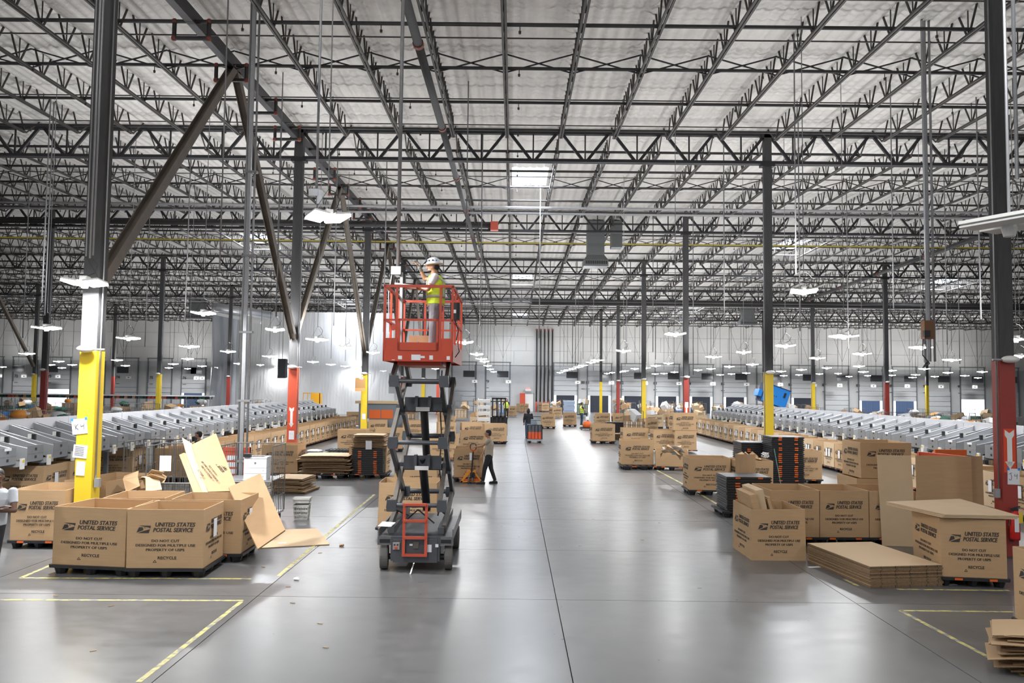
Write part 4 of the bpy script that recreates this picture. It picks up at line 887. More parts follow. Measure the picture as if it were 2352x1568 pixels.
for x, w_, z0, z1 in ((-.29, .065, 3.45, 3.51), (-.03, .15, 3.44, 3.53), (.075, .08, 3.475, 3.51), (.22, .06, 3.45, 3.52), (.50, .055, 3.45, 3.51), (-.40, .05, 3.435, 3.445)): MB().box(x - w_ / 2, x + w_ / 2, -1.206, -1.201, z0, z1).build('decal', PAPER, pf)
cb = MB().box(.50, .66, -.95, -.80, 4.13, 4.42).build('control_box', BLACK, pf); MB().box(.55, .60, -.96, -.95, 4.24, 4.30).build('control_label', PAPER, cb)
MB().path([(.58, -.9, 4.13), (.64, -.9, 3.95), (.60, -.8, 3.8), (.66, -.9, 3.6), (.6, -1, 3.5)], .009, 5).build('cord', BLACK, pf)
MB().tube((-.42, -1.16, 3.97), (-.42, -1.13, 3.97), .045, 12).build('red_reel', REDO, pf)
bx_ = MB().box(-.26, .12, -.30, .20, 3.552, 3.90).build('cardboard_box', CARD2); bx_.location = (-1.58, 14.3, 0); tag(bx_, 'brown cardboard box standing on the lift platform at the worker feet', 'box')
for x, y, mt, lb in ((-.50, -.9, BLACK, 'orange and black power tool on the lift platform left corner'), (.47, -.7, BLACK, 'orange and black power tool on the lift platform right corner')):
    t = empty('power_tool', (-1.58 + x, 14.3 + y, 3.551), 0, lb, 'tool'); MB().box(-.04, .04, -.05, .05, 0, .06).tube((0, 0, .05), (.01, 0, .15), .022, 8).build('battery', BLACK, t); MB().tube((-.08, 0, .17), (.08, 0, .17), .035, 10).build('motor_body', ORNG, t)
bt = MB().lathe([(.035, 0), (.04, .02), (.04, .14), (.015, .18), (.015, .2)], 12).build('water_bottle', BLUE); bt.location = (-1.58 - .02, 14.3 - 1.0, 3.551); tag(bt, 'small blue bottle standing on the lift platform floor', 'bottle')
# ---------------------------------------------------------------- people
def remesh(mb, name, m, vox, parent=None):
    me = mb.mesh(name); o = bpy.data.objects.new(name, me); col.objects.link(o)
    md = o.modifiers.new('r', 'REMESH'); md.mode = 'VOXEL'; md.voxel_size = vox; s_ = o.modifiers.new('s', 'SMOOTH'); s_.iterations = 3; s_.factor = .5
    d = bpy.context.evaluated_depsgraph_get(); nm = bpy.data.meshes.new_from_object(o.evaluated_get(d)); bpy.data.objects.remove(o); bpy.data.meshes.remove(me)
    nm.materials.clear(); nm.materials.append(m); nm.shade_smooth(); r = bpy.data.objects.new(name, nm); return link(r, parent)
def cap(mb, a, b, ra, rb, n=10):
    mb.tube(a, b, ra, n, rb); mb.blob(a, (ra, ra, ra), n, 6); mb.blob(b, (rb, rb, rb), n, 6); return mb
def loft(mb, rings, n=16):       # rings: (center, rx, ry)
    vs = []; 
    for c, rx, ry in rings:
        for i in range(n): t = 2 * math.pi * i / n; vs.append((c[0] + rx * math.cos(t), c[1] + ry * math.sin(t), c[2]))
    R = len(rings); return mb.add(vs, [(j * n + i, j * n + (i + 1) % n, (j + 1) * n + (i + 1) % n, (j + 1) * n + i) for j in range(R - 1) for i in range(n)] + [tuple(range(n))[::-1], tuple(range((R - 1) * n, R * n))])
def lerp(a, b, t): return tuple(a[i] + (b[i] - a[i]) * t for i in range(3))
def hand(mb, w_, tip, side, curl):
    w_ = Vector(w_); d = (Vector(tip) - w_).normalized(); s_ = d.cross(Vector((0, 0, 1))); s_ = s_.normalized() if s_.length > .2 else Vector((1, 0, 0)); dn = s_.cross(d).normalized() * -1
    k = w_ + d * .085; mb.hexa([w_ - s_ * .026 - dn * .012, w_ + s_ * .026 - dn * .012, w_ + s_ * .026 + dn * .012, w_ - s_ * .026 + dn * .012, k - s_ * .04 - dn * .012, k + s_ * .04 - dn * .012, k + s_ * .04 + dn * .012, k - s_ * .04 + dn * .012])
    for q, L in enumerate((.068, .078, .074, .058)):
        p = k + s_ * (-.032 + q * .0215); e = d; 
        for f in range(3):
            e = (e + dn * curl * .8).normalized(); p2 = p + e * L * (.45, .32, .23)[f]; cap(mb, p, p2, .0098 - f * .001, .0090 - f * .001, 6); p = p2
    p = w_ + d * .03 + s_ * side * .024; p2 = p + (d * .6 + s_ * side * .8).normalized() * .042; p3 = p2 + (d + s_ * side * .2 + dn * curl * .4).normalized() * .032; cap(mb, p, p2, .012, .0105, 6); cap(mb, p2, p3, .0105, .0085, 6)
def person(label, loc, rz, P, top, bot, skin=SKIN, sleeve='short', hair='short', shorts=False, vest=None, hat=False, vox=.010, shoe=SHOE, gloves=None, beard=False, H=1.0, extra=None, longhair=False, WD=1.06):
    J = dict(pel=(0, 0, .93), chest=(0, 0, 1.28), neck=(0, 0, 1.46), head=(0, .02, 1.62), shL=(-.185, 0, 1.40), shR=(.185, 0, 1.40), elL=(-.24, -.02, 1.12), elR=(.24, -.02, 1.12), haL=(-.24, .08, .88), haR=(.24, .08, .88),
             hipL=(-.09, 0, .90), hipR=(.09, 0, .90), knL=(-.10, .02, .49), knR=(.10, .02, .49), anL=(-.10, -.02, .09), anR=(.10, -.02, .09), curl=.5, face=0, footL=0, footR=0)
    J.update(P); root = empty('person', loc, rz, label, 'person'); root.scale = (H * WD, H * WD, H)
    b = MB(); hc = Vector(J['head'])
    loft(b, [(lerp(J['pel'], J['chest'], -.15), .13, .095), (J['pel'], .155, .11), (lerp(J['pel'], J['chest'], .5), .135, .10), (J['chest'], .165, .115), (lerp(J['chest'], J['neck'], .75), .12, .085), (J['neck'], .06, .06)])
    cap(b, J['neck'], hc - Vector((0, .01, .06)), .056, .052)
    fa = J['face']; R3 = Matrix.Rotation(fa, 3, 'Z'); hp = lambda x, y, z: tuple(hc + R3 @ Vector((x, y, z)))
    b.blob(hp(0, -.008, .02), (.077, .096, .105), 16, 12); b.blob(hp(0, .028, -.065), (.050, .056, .050), 12, 8); b.blob(hp(0, .098, -.012), (.013, .018, .022), 8, 6); b.blob(hp(0, .088, .008), (.010, .014, .028), 8, 6)
    for s_ in (-1, 1): b.blob(hp(s_ * .078, -.005, -.005), (.010, .020, .030), 8, 6)
    b.blob(hp(0, .082, -.058), (.024, .010, .008), 8, 6)
    for s_, q in ((-1, 'L'), (1, 'R')):
        cap(b, J['sh' + q], J['el' + q], .050, .038); cap(b, J['el' + q], J['ha' + q], .038, .026); d = Vector(J['ha' + q]) - Vector(J['el' + q])
        hand(b, J['ha' + q], tuple(Vector(J['ha' + q]) + (Vector(J['dir' + q]) if 'dir' + q in J else d)), -s_ if 'thumb' + q not in J else J['thumb' + q], J['curl'])
        cap(b, J['hip' + q], J['kn' + q], .082, .054); cap(b, J['kn' + q], J['an' + q], .052, .036)
    body = remesh(b, 'body', skin, vox, root)
    for s_ in (-1, 1):
        e = MB().blob(hp(s_ * .032, .083, .018), (.0105, .007, .0050), 8, 6).build('eye', WHITE, root, True); MB().blob(hp(s_ * .032, .0895, .018), (.0055, .003, .0048), 6, 4).build('pupil', HAIR, e, True)
        MB().box(-.016, .016, -.003, .003, -.003, .003, Matrix.Translation(hp(s_ * .033, .092, .040)) @ Matrix.Rotation(fa, 4, 'Z')).build('eyebrow', HAIR, root)
    MB().blob(hp(0, .090, -.057), (.020, .005, .004), 8, 4).build('mouth', mat('lips', (.25, .08, .07), .5) if 'lips' not in MATS else MATS['lips'], root, True)
    h = MB(); h.blob(hp(0, -.020, .045), (.085, .098, .092), 14, 10)
    if longhair: h.blob(hp(0, -.05, -.04), (.10, .09, .16), 12, 8)
    else: h.blob(hp(0, -.045, .0), (.080, .070, .085), 12, 8)
    if not hat or longhair: remesh(h, 'hair', HAIR, .012, root)
    else:
        remesh(MB().blob(hp(0, -.035, .0), (.080, .075, .07), 12, 8), 'hair', HAIR, .012, root)
        M = Matrix.Translation(hp(0, -.01, .045)) @ Matrix.Rotation(fa, 4, 'Z') @ Matrix.Rotation(-.08, 4, 'X')
        ht = MB().lathe([(.155, -.004), (.158, .004), (.115, .022), (.108, .05), (.095, .09), (.065, .118), (.02, .130)], 20, M).build('hard_hat', WHITE, root, True)
        for t, mt in ((math.pi / 2, NAVY), (math.pi / 2 + .5, NAVY), (math.pi / 2 + 1.0, INK), (math.pi, NAVY), (math.pi + .5, BLUE)):
            for zz in (.06,): MB().blob((M @ Vector((.106 * math.cos(t), .106 * math.sin(t), zz))), (.014, .014, .016), 8, 6).build('hat_sticker', mt, ht, True)
    if beard: remesh(MB().blob(hp(0, .036, -.078), (.050, .050, .034), 12, 8).blob(hp(0, .086, -.045), (.03, .012, .006), 8, 5), 'beard', HAIR, .009, root)
    t = MB(); i = .014
    loft(t, [(lerp(J['pel'], J['chest'], -.12), .158 + i, .118 + i), (J['pel'], .160 + i, .120 + i), (lerp(J['pel'], J['chest'], .5), .148 + i, .112 + i), (J['chest'], .172 + i, .122 + i), (lerp(J['chest'], J['neck'], .6), .150 + i, .098 + i), (lerp(J['chest'], J['neck'], .93), .075 + i, .068 + i)])
    for q in 'LR':
        e = J['el' + q] if sleeve == 'long' else lerp(J['sh' + q], J['el' + q], .62); t.blob(J['sh' + q], (.064, .062, .060), 12, 8); t.tube(lerp(J['sh' + q], J['el' + q], -.05), e, .063, 12, .056)
        if sleeve == 'long': t.blob(e, (.056,) * 3, 10, 8); t.tube(e, lerp(J['el' + q], J['ha' + q], .93), .056, 12, .040)
    remesh(t, 'shirt', top, vox + .001, root)
    if vest:
        v = MB(); i = .03
        loft(v, [(lerp(J['pel'], J['chest'], -.05), .158 + i, .118 + i), (lerp(J['pel'], J['chest'], .5), .148 + i, .112 + i), (J['chest'], .165 + i, .122 + i), (lerp(J['chest'], J['neck'], .55), .125 + i, .098 + i), (lerp(J['chest'], J['neck'], .98), .062 + i, .06 + i)])
        ve = remesh(v, 'safety_vest', vest, vox + .001, root); i = .036
        c = lerp(J['pel'], J['chest'], .28); c2 = lerp(J['pel'], J['chest'], .40); loft_ = MB(); loft(loft_, [(c, .153 + i, .117 + i), (c2, .150 + i, .115 + i)], 24).build('reflective_band', REFL, ve, True)
        for s_ in (-1, 1):
            MB().path([tuple(Vector(lerp(J['chest'], J['neck'], 1.0)) + Vector((s_ * .085, .02, -.015))), tuple(Vector(J['chest']) + Vector((s_ * .125, .125, .05))), tuple(Vector(lerp(J['pel'], J['chest'], .4)) + Vector((s_ * .10, .135, 0)))], .012, 6).build('reflective_band', REFL, ve)
            MB().path([tuple(Vector(lerp(J['chest'], J['neck'], 1.0)) + Vector((s_ * .085, -.02, -.015))), tuple(Vector(J['chest']) + Vector((s_ * .125, -.125, .05))), tuple(Vector(lerp(J['pel'], J['chest'], .4)) + Vector((s_ * .10, -.135, 0)))], .012, 6).build('reflective_band', REFL, ve)
    g = MB(); loft(g, [(lerp(J['hipL'], J['hipR'], .5)[:2] + (J['pel'][2] - .13,), .16, .115), (J['pel'], .170, .124), (lerp(J['pel'], J['chest'], .18), .155, .116)])
    for q in 'LR':
        g.tube(J['hip' + q], J['kn' + q], .098, 12, .070); g.blob(J['hip' + q], (.098,) * 3, 10, 8)
        if not shorts: g.blob(J['kn' + q], (.068,) * 3, 10, 8); g.tube(J['kn' + q], lerp(J['kn' + q], J['an' + q], .97), .068, 12, .052)
        else: g.tube(J['kn' + q], lerp(J['kn' + q], J['an' + q], .12), .070, 12, .072)
    remesh(g, 'shorts' if shorts else 'trousers', bot, vox + .001, root)
    for q in 'LR':
        a = Vector(J['an' + q]); r_ = J['foot' + q]; R_ = Matrix.Rotation(r_, 3, 'Z'); f = lambda x, y, z: tuple(a + R_ @ Vector((x, y, 0)) + Vector((0, 0, z - a.z if J.get('lift' + q) is None else z - .09)))
        s_ = MB(); s_.blob(f(0, .02, .06), (.042, .075, .055), 10, 8); s_.blob(f(0, .11, .04), (.044, .085, .036), 10, 8); s_.blob(f(0, -.03, .045), (.038, .05, .045), 10, 8)
        so = remesh(s_, 'shoe', shoe, .010, root); MB().prism([f(-.042, -.07, 0)[:2], f(.042, -.07, 0)[:2], f(.048, .10, 0)[:2], f(.03, .19, 0)[:2], f(-.03, .19, 0)[:2], f(-.048, .10, 0)[:2]], f(0, 0, .002)[2], f(0, 0, .022)[2], 'z').build('sole', WHITE if shoe is not SHOE else BLACK, so)
        if gloves: gm = MB(); cap(gm, lerp(J['el' + q], J['ha' + q], .75), J['ha' + q], .034, .034); hand(gm, J['ha' + q], tuple(Vector(J['ha' + q]) * 2 - Vector(J['el' + q])), -1 if q == 'R' else 1, J['curl']); remesh(gm, 'glove', gloves, .007, root)
    return root
# worker on the lift faces left (local +y -> world -x)
W1 = person('worker in white hard hat and yellow vest standing on the raised lift platform', (-1.38, 13.95, 3.552), math.pi / 2, dict(
    head=(.0, .05, 1.60), neck=(0, .02, 1.45), elL=(-.23, .10, 1.16), haL=(-.10, .34, 1.20), elR=(.26, .20, 1.42), haR=(.17, .28, 1.62), dirR=(0, .05, .06), dirL=(0, .08, .0), curl=.45, knL=(-.10, .02, .48), anR=(.10, -.06, .09), anL=(-.11, .04, .09)), TEEW, JEAN, vest=VEST, hat=True, gloves=GLOV, beard=True, vox=.009, H=.97, WD=1.16)
pn = MB().box(-.20, .20, -.10, .10, 0, .03).box(-.17, .17, -.08, .08, -.02, 0).build('lamp_panel', WHITE); pn.location = (-1.86, 13.75, 4.73); pn.rotation_euler = (0, .12, 0); tag(pn, 'white flat lamp panel held by the worker on the lift', 'lamp part')
# man pulling the hand pallet truck, faces left
M2 = fl(1122, 1111)
person('man in beige tee and black striped trousers holding the orange hand truck', (M2[0], M2[1], 0), math.pi / 2, dict(
    chest=(0, -.02, 1.26), neck=(0, .0, 1.44), head=(0, .04, 1.60), elL=(-.20, .20, 1.22), haL=(-.12, .42, 1.17), dirL=(0, .1, -.02), elR=(.22, .10, 1.10), haR=(.20, .22, .88), knL=(-.09, .12, .48), anL=(-.10, .17, .09), knR=(.09, -.07, .48), anR=(.10, -.20, .09), curl=.6, liftR=None), TEEB, DARKP, vox=.010, H=.97)
st = MB(); st.path([(.175, .02, .88), (.155, .17, .50), (.155, .19, .12)], .012, 5).build('trouser_stripe', TEEW).parent = bpy.data.objects[[o.name for o in bpy.data.objects if o.name.startswith('person')][-1]]
M7 = fl(-27, 1343)
person('smiling bearded man in grey tee with folded arms at the left photo edge', (M7[0], M7[1], 0), math.radians(200), dict(
    pel=(-.02, 0, .92), chest=(-.05, 0, 1.26), neck=(-.06, 0, 1.43), head=(-.06, .04, 1.59), shL=(-.25, 0, 1.37), shR=(.14, 0, 1.37), elL=(-.30, .12, 1.10), elR=(.20, .12, 1.10), haL=(.04, .25, 1.13), haR=(-.14, .25, 1.17), dirL=(.1, .0, .02), dirR=(-.1, 0, .02), face=.25, anL=(-.06, .0, .09), knL=(-.07, .03, .48), anR=(.16, .05, .09), knR=(.13, .05, .48), curl=.3), TEEG, DARKP, skin=SKIND, beard=True, vox=.009)
M3 = fl(727, 1006)
person('man in black shirt and khaki shorts sorting at the left chutes', (M3[0], M3[1], 0), math.pi / 2, dict(
    chest=(0, .08, 1.24), neck=(0, .16, 1.40), head=(0, .22, 1.54), shL=(-.18, .10, 1.35), shR=(.18, .10, 1.35), elL=(-.22, .20, 1.10), elR=(.22, .20, 1.10), haL=(-.15, .45, 1.08), haR=(.15, .45, 1.08), anR=(.1, -.24, .12), knR=(.1, -.08, .49), anL=(-.1, .05, .09)), TEEK, KHAKI, shorts=True, vox=.014)
M4 = fl(1213, 1006)
person('long-haired person in black hooded jacket and jeans walking away in the aisle', (M4[0], M4[1], 0), 0, dict(anL=(-.1, .10, .09), anR=(.1, -.12, .11), elR=(.23, .05, 1.12), haR=(.2, .25, 1.0)), TEEK, BLUEJ, sleeve='long', longhair=True, vox=.014, H=1.0)
M5 = fl(1336, 979)
person('worker in yellow vest and jeans riding an orange pallet truck', (M5[0], M5[1], .12), -math.pi / 2.3, dict(elR=(.24, .12, 1.15), haR=(.18, .36, 1.12), elL=(-.24, .12, 1.15), haL=(-.18, .36, 1.12)), NAVY, BLUEJ, vest=VEST, vox=.014)
x, y, z = dep(1163, 930, 68.0)
person('far worker in yellow vest behind the white-topped box', (x, y, .25), math.pi, {}, TEEK, DARKP, vest=VEST, vox=.018)
x, y, z = dep(458, 985, 23.8)
person('dark-haired person bending behind the boxes under the left sorter', (x, y, 0), math.pi / 2, {}, TEEK, DARKP, vox=.014, H=.92)
x, y, z = dep(897, 918, 68.0)
person('distant person in black behind the lift, left of its legs', (x, y, 0), math.pi, {}, TEEK, DARKP, vox=.018, H=.95)
x, y, z = dep(696, 905, 58.0)
person('distant person in dark clothes right of the bright red column', (x, y, 0), math.pi, {}, NAVY, DARKP, vox=.018)
# ---------------------------------------------------------------- hand pallet truck
a = fl(1083, 1110); pj = empty('hand_pallet_truck', (a[0], a[1] + .05, 0), 0, 'orange hand pallet truck with black handle loop before the cardboard box', 'pallet truck')
MB().box(-.27, -.11, .15, 1.25, .07, .11).box(.11, .27, .15, 1.25, .07, .11).box(-.27, .27, .05, .18, .07, .12).build('forks', ORNG, pj)
MB().prism([(-.36, .03), (-.30, .03), (-.02, .36), (-.02, .42), (-.12, .42)], 0, .04).prism([(.36, .03), (.12, .32), (.12, .25), (.30, .03)], 0, .04).box(-.36, .36, 0, .05, .03, .07).box(-.14, .12, -.02, .08, .33, .40).build('frame', mat('truck_orange', (.80, .30, .03), .45), pj)
for x in (-.09, .03): MB().lathe([(.03, -.025), (.09, -.025), (.09, .025), (.03, .025)], 18, Matrix.Translation((x, -.06, .09)) @ Matrix.Rotation(math.pi / 2, 4, 'Y')).build('steer_wheel', RUB, pj)
MB().tube((0, .02, .15), (0, .02, .42), .05, 10).tube((.06, 0, .15), (.06, 0, .35), .03, 8).build('pump', BLACK, pj)
hd = MB().tube((0, 0, .40), (.04, -.06, 1.0), .024, 8).build('handle_bar', BLACK, pj)
MB().path([(.04, -.06, .98), (-.05, -.07, 1.08), (-.055, -.07, 1.17), (-.02, -.07, 1.235), (.10, -.07, 1.235), (.135, -.07, 1.17), (.13, -.07, 1.08), (.04, -.06, .98)], .014, 8).build('handle_loop', BLACK, hd)
MB().prism([(.0, .98), (.08, .98), (.11, 1.06), (-.03, 1.06)], -.08, -.05).build('handle_yoke', ORNG, hd); MB().box(-.07, .0, -.10, -.095, .72, .95).build('paper_tag', PAPER, hd)
# rider trucks in the aisle
a = fl(1228, 1017); rt = empty('rider_pallet_truck', (a[0], a[1], 0), 0, 'pallet truck with orange and grey battery block and black guard in the aisle', 'pallet truck')
for i in range(4):
    x = -.27 + i * .18; MB().box(x - .085, x + .085, -.06, .25, .22, .60).tube((x, -.06, .22), (x, -.06, .60), .08, 12).build('battery_block', mat('battery_orange', (.60, .09, .03), .5) if 'battery_orange' not in MATS else MATS['battery_orange'], rt); MB().box(x - .085, x + .085, -.06, .25, .60, .93).tube((x, -.06, .60), (x, -.06, .93), .08, 12).build('battery_cover', MATS['control_plate'] if i > 9 else LGRY, rt)
MB().box(-.40, .40, -.04, .55, .90, .97).box(-.42, -.36, -.04, .5, .2, .93).box(.36, .42, -.04, .5, .2, .93).build('battery_case', BLACK, rt)
gm = MB()
for i in range(9): x = -.32 + i * .08; gm.box(x - .008, x + .008, .0, .02, .97, 1.42)
gm.box(-.33, .33, -.0, .02, 1.40, 1.43).box(-.33, .33, 0, .02, 1.2, 1.22).build('load_guard', BLACK, rt)
MB().box(-.42, .42, -.12, .6, .12, .20).box(-.38, -.16, .5, 2.2, .08, .14).box(.16, .38, .5, 2.2, .08, .14).build('forks', GALV, rt)
for x in (-.28, .28): MB().lathe([(.02, -.05), (.11, -.05), (.11, .05), (.02, .05)], 16, Matrix.Translation((x, 0, .11)) @ Matrix.Rotation(math.pi / 2, 4, 'Y')).build('wheel', BLACK, rt)
MB().box(-.2, .12, .3, .5, .97, 1.25).build('console', mat('console_blue_grey', (.3, .36, .42), .4), rt)
a = fl(1345, 987); rt = empty('rider_pallet_truck', (a[0], a[1], 0), 0, 'orange rider pallet truck beside the box at the aisle right edge', 'pallet truck')
MB().lathe([(.33, .18), (.33, .42), (.28, .56), (.18, .62), (.04, .63)], 8, Matrix.Translation((.12, .1, 0)) @ Matrix.Rotation(math.pi / 8, 4, 'Z')).build('motor_cover', ORNG, rt, True); MB().box(-.42, .42, -.1, .5, .06, .17).build('step_plate', GALV, rt); MB().box(-.40, .4, -.12, -.09, .10, .2).build('bumper', BLACK, rt)
MB().bar((.18, .1, .6), (.06, .15, 1.15), .08, .06).box(-.12, .14, .05, .2, 1.1, 1.2).build('tiller', BLACK, rt); MB().box(.0, .22, .0, .1, .7, .95).build('console', PAPER, rt); MB().box(.4, 1.6, .0, .2, .07, .13).build('forks', BLACK, rt)
for x in (-.3, .3): MB().lathe([(.02, -.04), (.08, -.04), (.08, .04), (.02, .04)], 14, Matrix.Translation((x, -.02, .08)) @ Matrix.Rotation(math.pi / 2, 4, 'Y')).build('wheel', BLACK, rt)
# ---------------------------------------------------------------- wire cages
WIREM = mat('cage_wire', (.17, .165, .155), .5, .5, .2, 20)
cg = {}
def cage_parts():
    W_, D_, H_ = 1.12, .95, 1.68
    def panel(w_, h, nx, nz, r=.005):
        m = MB(); 
        for i in range(nx + 1): x = -w_ / 2 + w_ * i / nx; m.bar((x, 0, 0), (x, 0, h), r * 1.6, r * 1.6)
        for k in range(nz + 1): z = h * k / nz; m.bar((-w_ / 2, 0, z), (w_ / 2, 0, z), r * 1.6, r * 1.6)
        m.tube((-w_ / 2, 0, 0), (-w_ / 2, 0, h), .014, 6).tube((w_ / 2, 0, 0), (w_ / 2, 0, h), .014, 6).tube((-w_ / 2, 0, h), (w_ / 2, 0, h), .014, 6); return m
    cg['back_panel'] = (panel(W_, H_ - .2, 9, 4).mesh('back_panel', WIREM), (0, D_ / 2, .2), 0)
    cg['front_panel'] = (panel(W_, .72, 9, 4).mesh('front_panel', WIREM), (0, -D_ / 2, .2), 0)
    sp = panel(D_, H_ - .2, 7, 4).mesh('side_panel', WIREM); cg['side_panel'] = (sp, (-W_ / 2, 0, .2), math.pi / 2); cg['side_panel2'] = (sp, (W_ / 2, 0, .2), math.pi / 2)
    cg['base'] = (MB().box(-W_ / 2, W_ / 2, -D_ / 2, D_ / 2, .16, .20).mesh('base', GALV), (0, 0, 0), 0)
    cg['caster'] = (MB().lathe([(.02, -.02), (.065, -.02), (.065, .02), (.02, .02)], 12, Matrix.Rotation(math.pi / 2, 4, 'Y') ).box(-.03, .03, -.01, .01, 0, .1).mesh('caster', BLACK), None, 0)
cage_parts()
def cage(x, y, rz, label, group='wire cages on casters', far=False, sc_=1):
    r = empty('wire_cage', (x, y, 0), rz, label, 'cage', group); r.scale = (sc_,) * 3
    for k, (me, l, q) in cg.items():
        if k == 'caster': continue
        if far and k == 'base': continue
        inst(k.replace('2', ''), me, r, l, q)
    for i in (-1, 1):
        for j in (-1, 1):
            if not far: inst('caster', cg['caster'][0], r, (i * .48, j * .4, .065))
    return r
cgx = cage(-5.72, 17.78, 0, 'wire cage on casters holding the white printer')
sh = MB().box(-.56, .56, -.47, .47, .93, .95).build('shelf', GALV, cgx)
pr = empty('printer', (-5.58, 17.62, .951), .08, 'white office printer standing in the wire cage', 'printer'); PW = mat('printer_white', (.80, .83, .88), .4)
MB().box(-.24, .24, -.22, .22, .26, .46).box(-.25, .25, -.23, .23, .46, .485).build('housing', PW, pr); MB().box(-.24, .24, -.22, .22, .135, .255).build('paper_drawer', PW, pr); MB().box(-.24, .24, -.22, .22, 0, .13).build('paper_drawer', PW, pr)
MB().box(-.12, .16, -.10, .12, .483, .49).build('output_slot', BLACK, pr); MB().box(-.24, -.10, -.26, -.12, .49, .56).build('display', BLACK, pr)
em = MB()
for i in range(12): a0, a1 = i * math.pi / 6, (i + 1) * math.pi / 6; em.bar((.02 * math.cos(a0), 0, .02 * math.sin(a0)), (.02 * math.cos(a1), 0, .02 * math.sin(a1)), .004, .004)
em.bar((-.006, 0, -.012), (-.001, 0, .012), .004, .004).bar((.004, 0, -.012), (.008, 0, .010), .004, .004); e = em.build('round_emblem', INK, pr); e.location = (0, -.223, .36)
for z in (.20, .07): MB().box(.17, .175, -.224, -.22, z - .012, z + .012).build('drawer_mark', INK, pr)
cage(-7.15, 17.4, .05, 'wire cage standing right of the K4 column'); cage(-8.2, 18.6, .0, 'wire cage partly hidden behind the K4 column')
for px, py, s_ in ((388, 1062, 0),):
    x, y, z = dep(px, py, 17.05); o = MB().box(-.12, .12, -.005, .005, -.16, .16).build('paper_sheet', PAPER); o.location = (x, 16.88, z); tag(o, 'white printed sheet hanging on the wire cage right of K4', 'paper')
# white crate
a = fl(689, 1194); cr = empty('plastic_crate', (a[0], a[1] + .15, 0), .1, 'pale grey plastic crate standing alone beside the wire cage', 'crate')
CRM = mat('crate_pale', (.50, .50, .48), .6, 0, .25, 12); m = MB()
for s_ in (-1, 1):
    for i in range(7): x = -.15 + i * .05; m.bar((x * .88, s_ * .145, .03), (x, s_ * .165, .30), .012, .006); m.bar((s_ * .145, x * .88, .03), (s_ * .165, x, .30), .012, .006)
for z, q in ((.02, .140), (.11, .149), (.2, .157), (.31, .168), (.40, .17)):
    m.bar((-q, -q, z), (q, -q, z), .01, .035 if z < .3 else .05); m.bar((-q, q, z), (q, q, z), .01, .035 if z < .3 else .05); m.bar((-q, -q, z), (-q, q, z), .01, .035 if z < .3 else .05); m.bar((q, -q, z), (q, q, z), .01, .035 if z < .3 else .05)
m.box(-.14, .14, -.14, .14, 0, .015).build('lattice_walls', CRM, cr); MB().box(-.17, .17, -.17, .17, .41, .44).box(-.19, .19, -.19, .19, .44, .48).build('lid', CRM, cr)
# tray stacks with orange clips
tray = MB().box(-.55, .55, -.47, .47, 0, .05).box(-.57, .57, -.49, .49, .012, .034).mesh('folded_tray', BLACK); tclip = MB().box(-.06, .06, -.505, -.49, .01, .04).mesh('clip', ORNG)
def trays(px, py, n, label, group, rz=0, w_=1.0, z0=.15, sx=1):
    x, y = fl(px, py); y += .5; p = pallet(x, y, rz, 'black pallet under the ' + group); rnd = random.Random(px)
    for i in range(n):
        o = inst('folded_tray', tray, None, (x + rnd.uniform(-.012, .012), y, z0 + i * .062), rz); o.scale = (w_, 1, 1.12); tag(o, label + f', {ordn(i)} from the bottom', 'tray', group)
        if rnd.random() < .75:
            for q in (-.28, .28): inst('clip', tclip, o, (q, 0, 0))
    return x, y, z0 + n * .062
trays(1811, 1122, 23, 'clipped black tray in the tall stack at right', 'tall stack of black folding trays', w_=.88)
trays(1738, 1112, 19, 'black tray in the stack left of the tall one', 'second stack of black folding trays', w_=.85)
trays(1722, 1189, 13, 'black tray in the stack behind the right front box', 'tray stack behind the right front box', w_=.95)
tx, ty, tz = trays(843, 1098, 13, 'clipped black tray in the stack left of the lift', 'tray stack left of the lift', w_=.90)
pile(0, 0, 1.10, .95, 11, .040, .0, 'flattened carton on top of the tray stack left of the lift', 'cartons on the tray stack', 21, tz, .06, loc=(tx, ty - .48))
s_ = MB().box(-.10, .10, -.003, .003, -.14, .14).build('paper_label', PAPER); s_.location = (tx + .05, ty - .60, tz + .12); tag(s_, 'white printed sheet fixed to the tray stack left of the lift', 'paper')
x, y = fl(1413, 1008); 
for i in range(10):
    o = inst('folded_tray', tray, None, (x, y + .5, .37 + i * .062), 0); o.scale = (.88, 1, 1.12); tag(o, f'flat black tray in the dark stack at the right aisle edge, {ordn(i)} from the bottom', 'tray', 'dark tray stack at the right aisle edge')
x, y = fl(773, 1054); 
for i in range(3):
    o = inst('plastic_pallet', pal['deck'], None, (x, y + .4, .02 + i * .10), 0); o.scale = (.7, .8, 1); tag(o, f"{['lowest', 'middle', 'topmost'][i]} of three low black pallets beside the grey tote", 'pallet', 'low pallets beside the tote')
o = pallet(fl(1478, 1079)[0], fl(1478, 1079)[1] + .3, .1, 'empty low black pallet with orange edge before the aisle-right box', 1.25, .7)
# grey tote with bag
x, y = fl(719, 1053); t = empty('storage_tote', (x, y + .25, 0), 0, 'grey plastic tote lined with a white bag beside the red column', 'tote')
MB().hexa([(-.24, -.2, 0), (.24, -.2, 0), (.24, .2, 0), (-.24, .2, 0), (-.29, -.24, .27), (.29, -.24, .27), (.29, .24, .27), (-.29, .24, .27)]).build('tub', mat('tote_grey', (.13, .15, .19), .5), t)
MB().blob((0, 0, .30), (.30, .25, .07), 14, 8, 3, .12).build('liner_bag', BAGW, t, True)
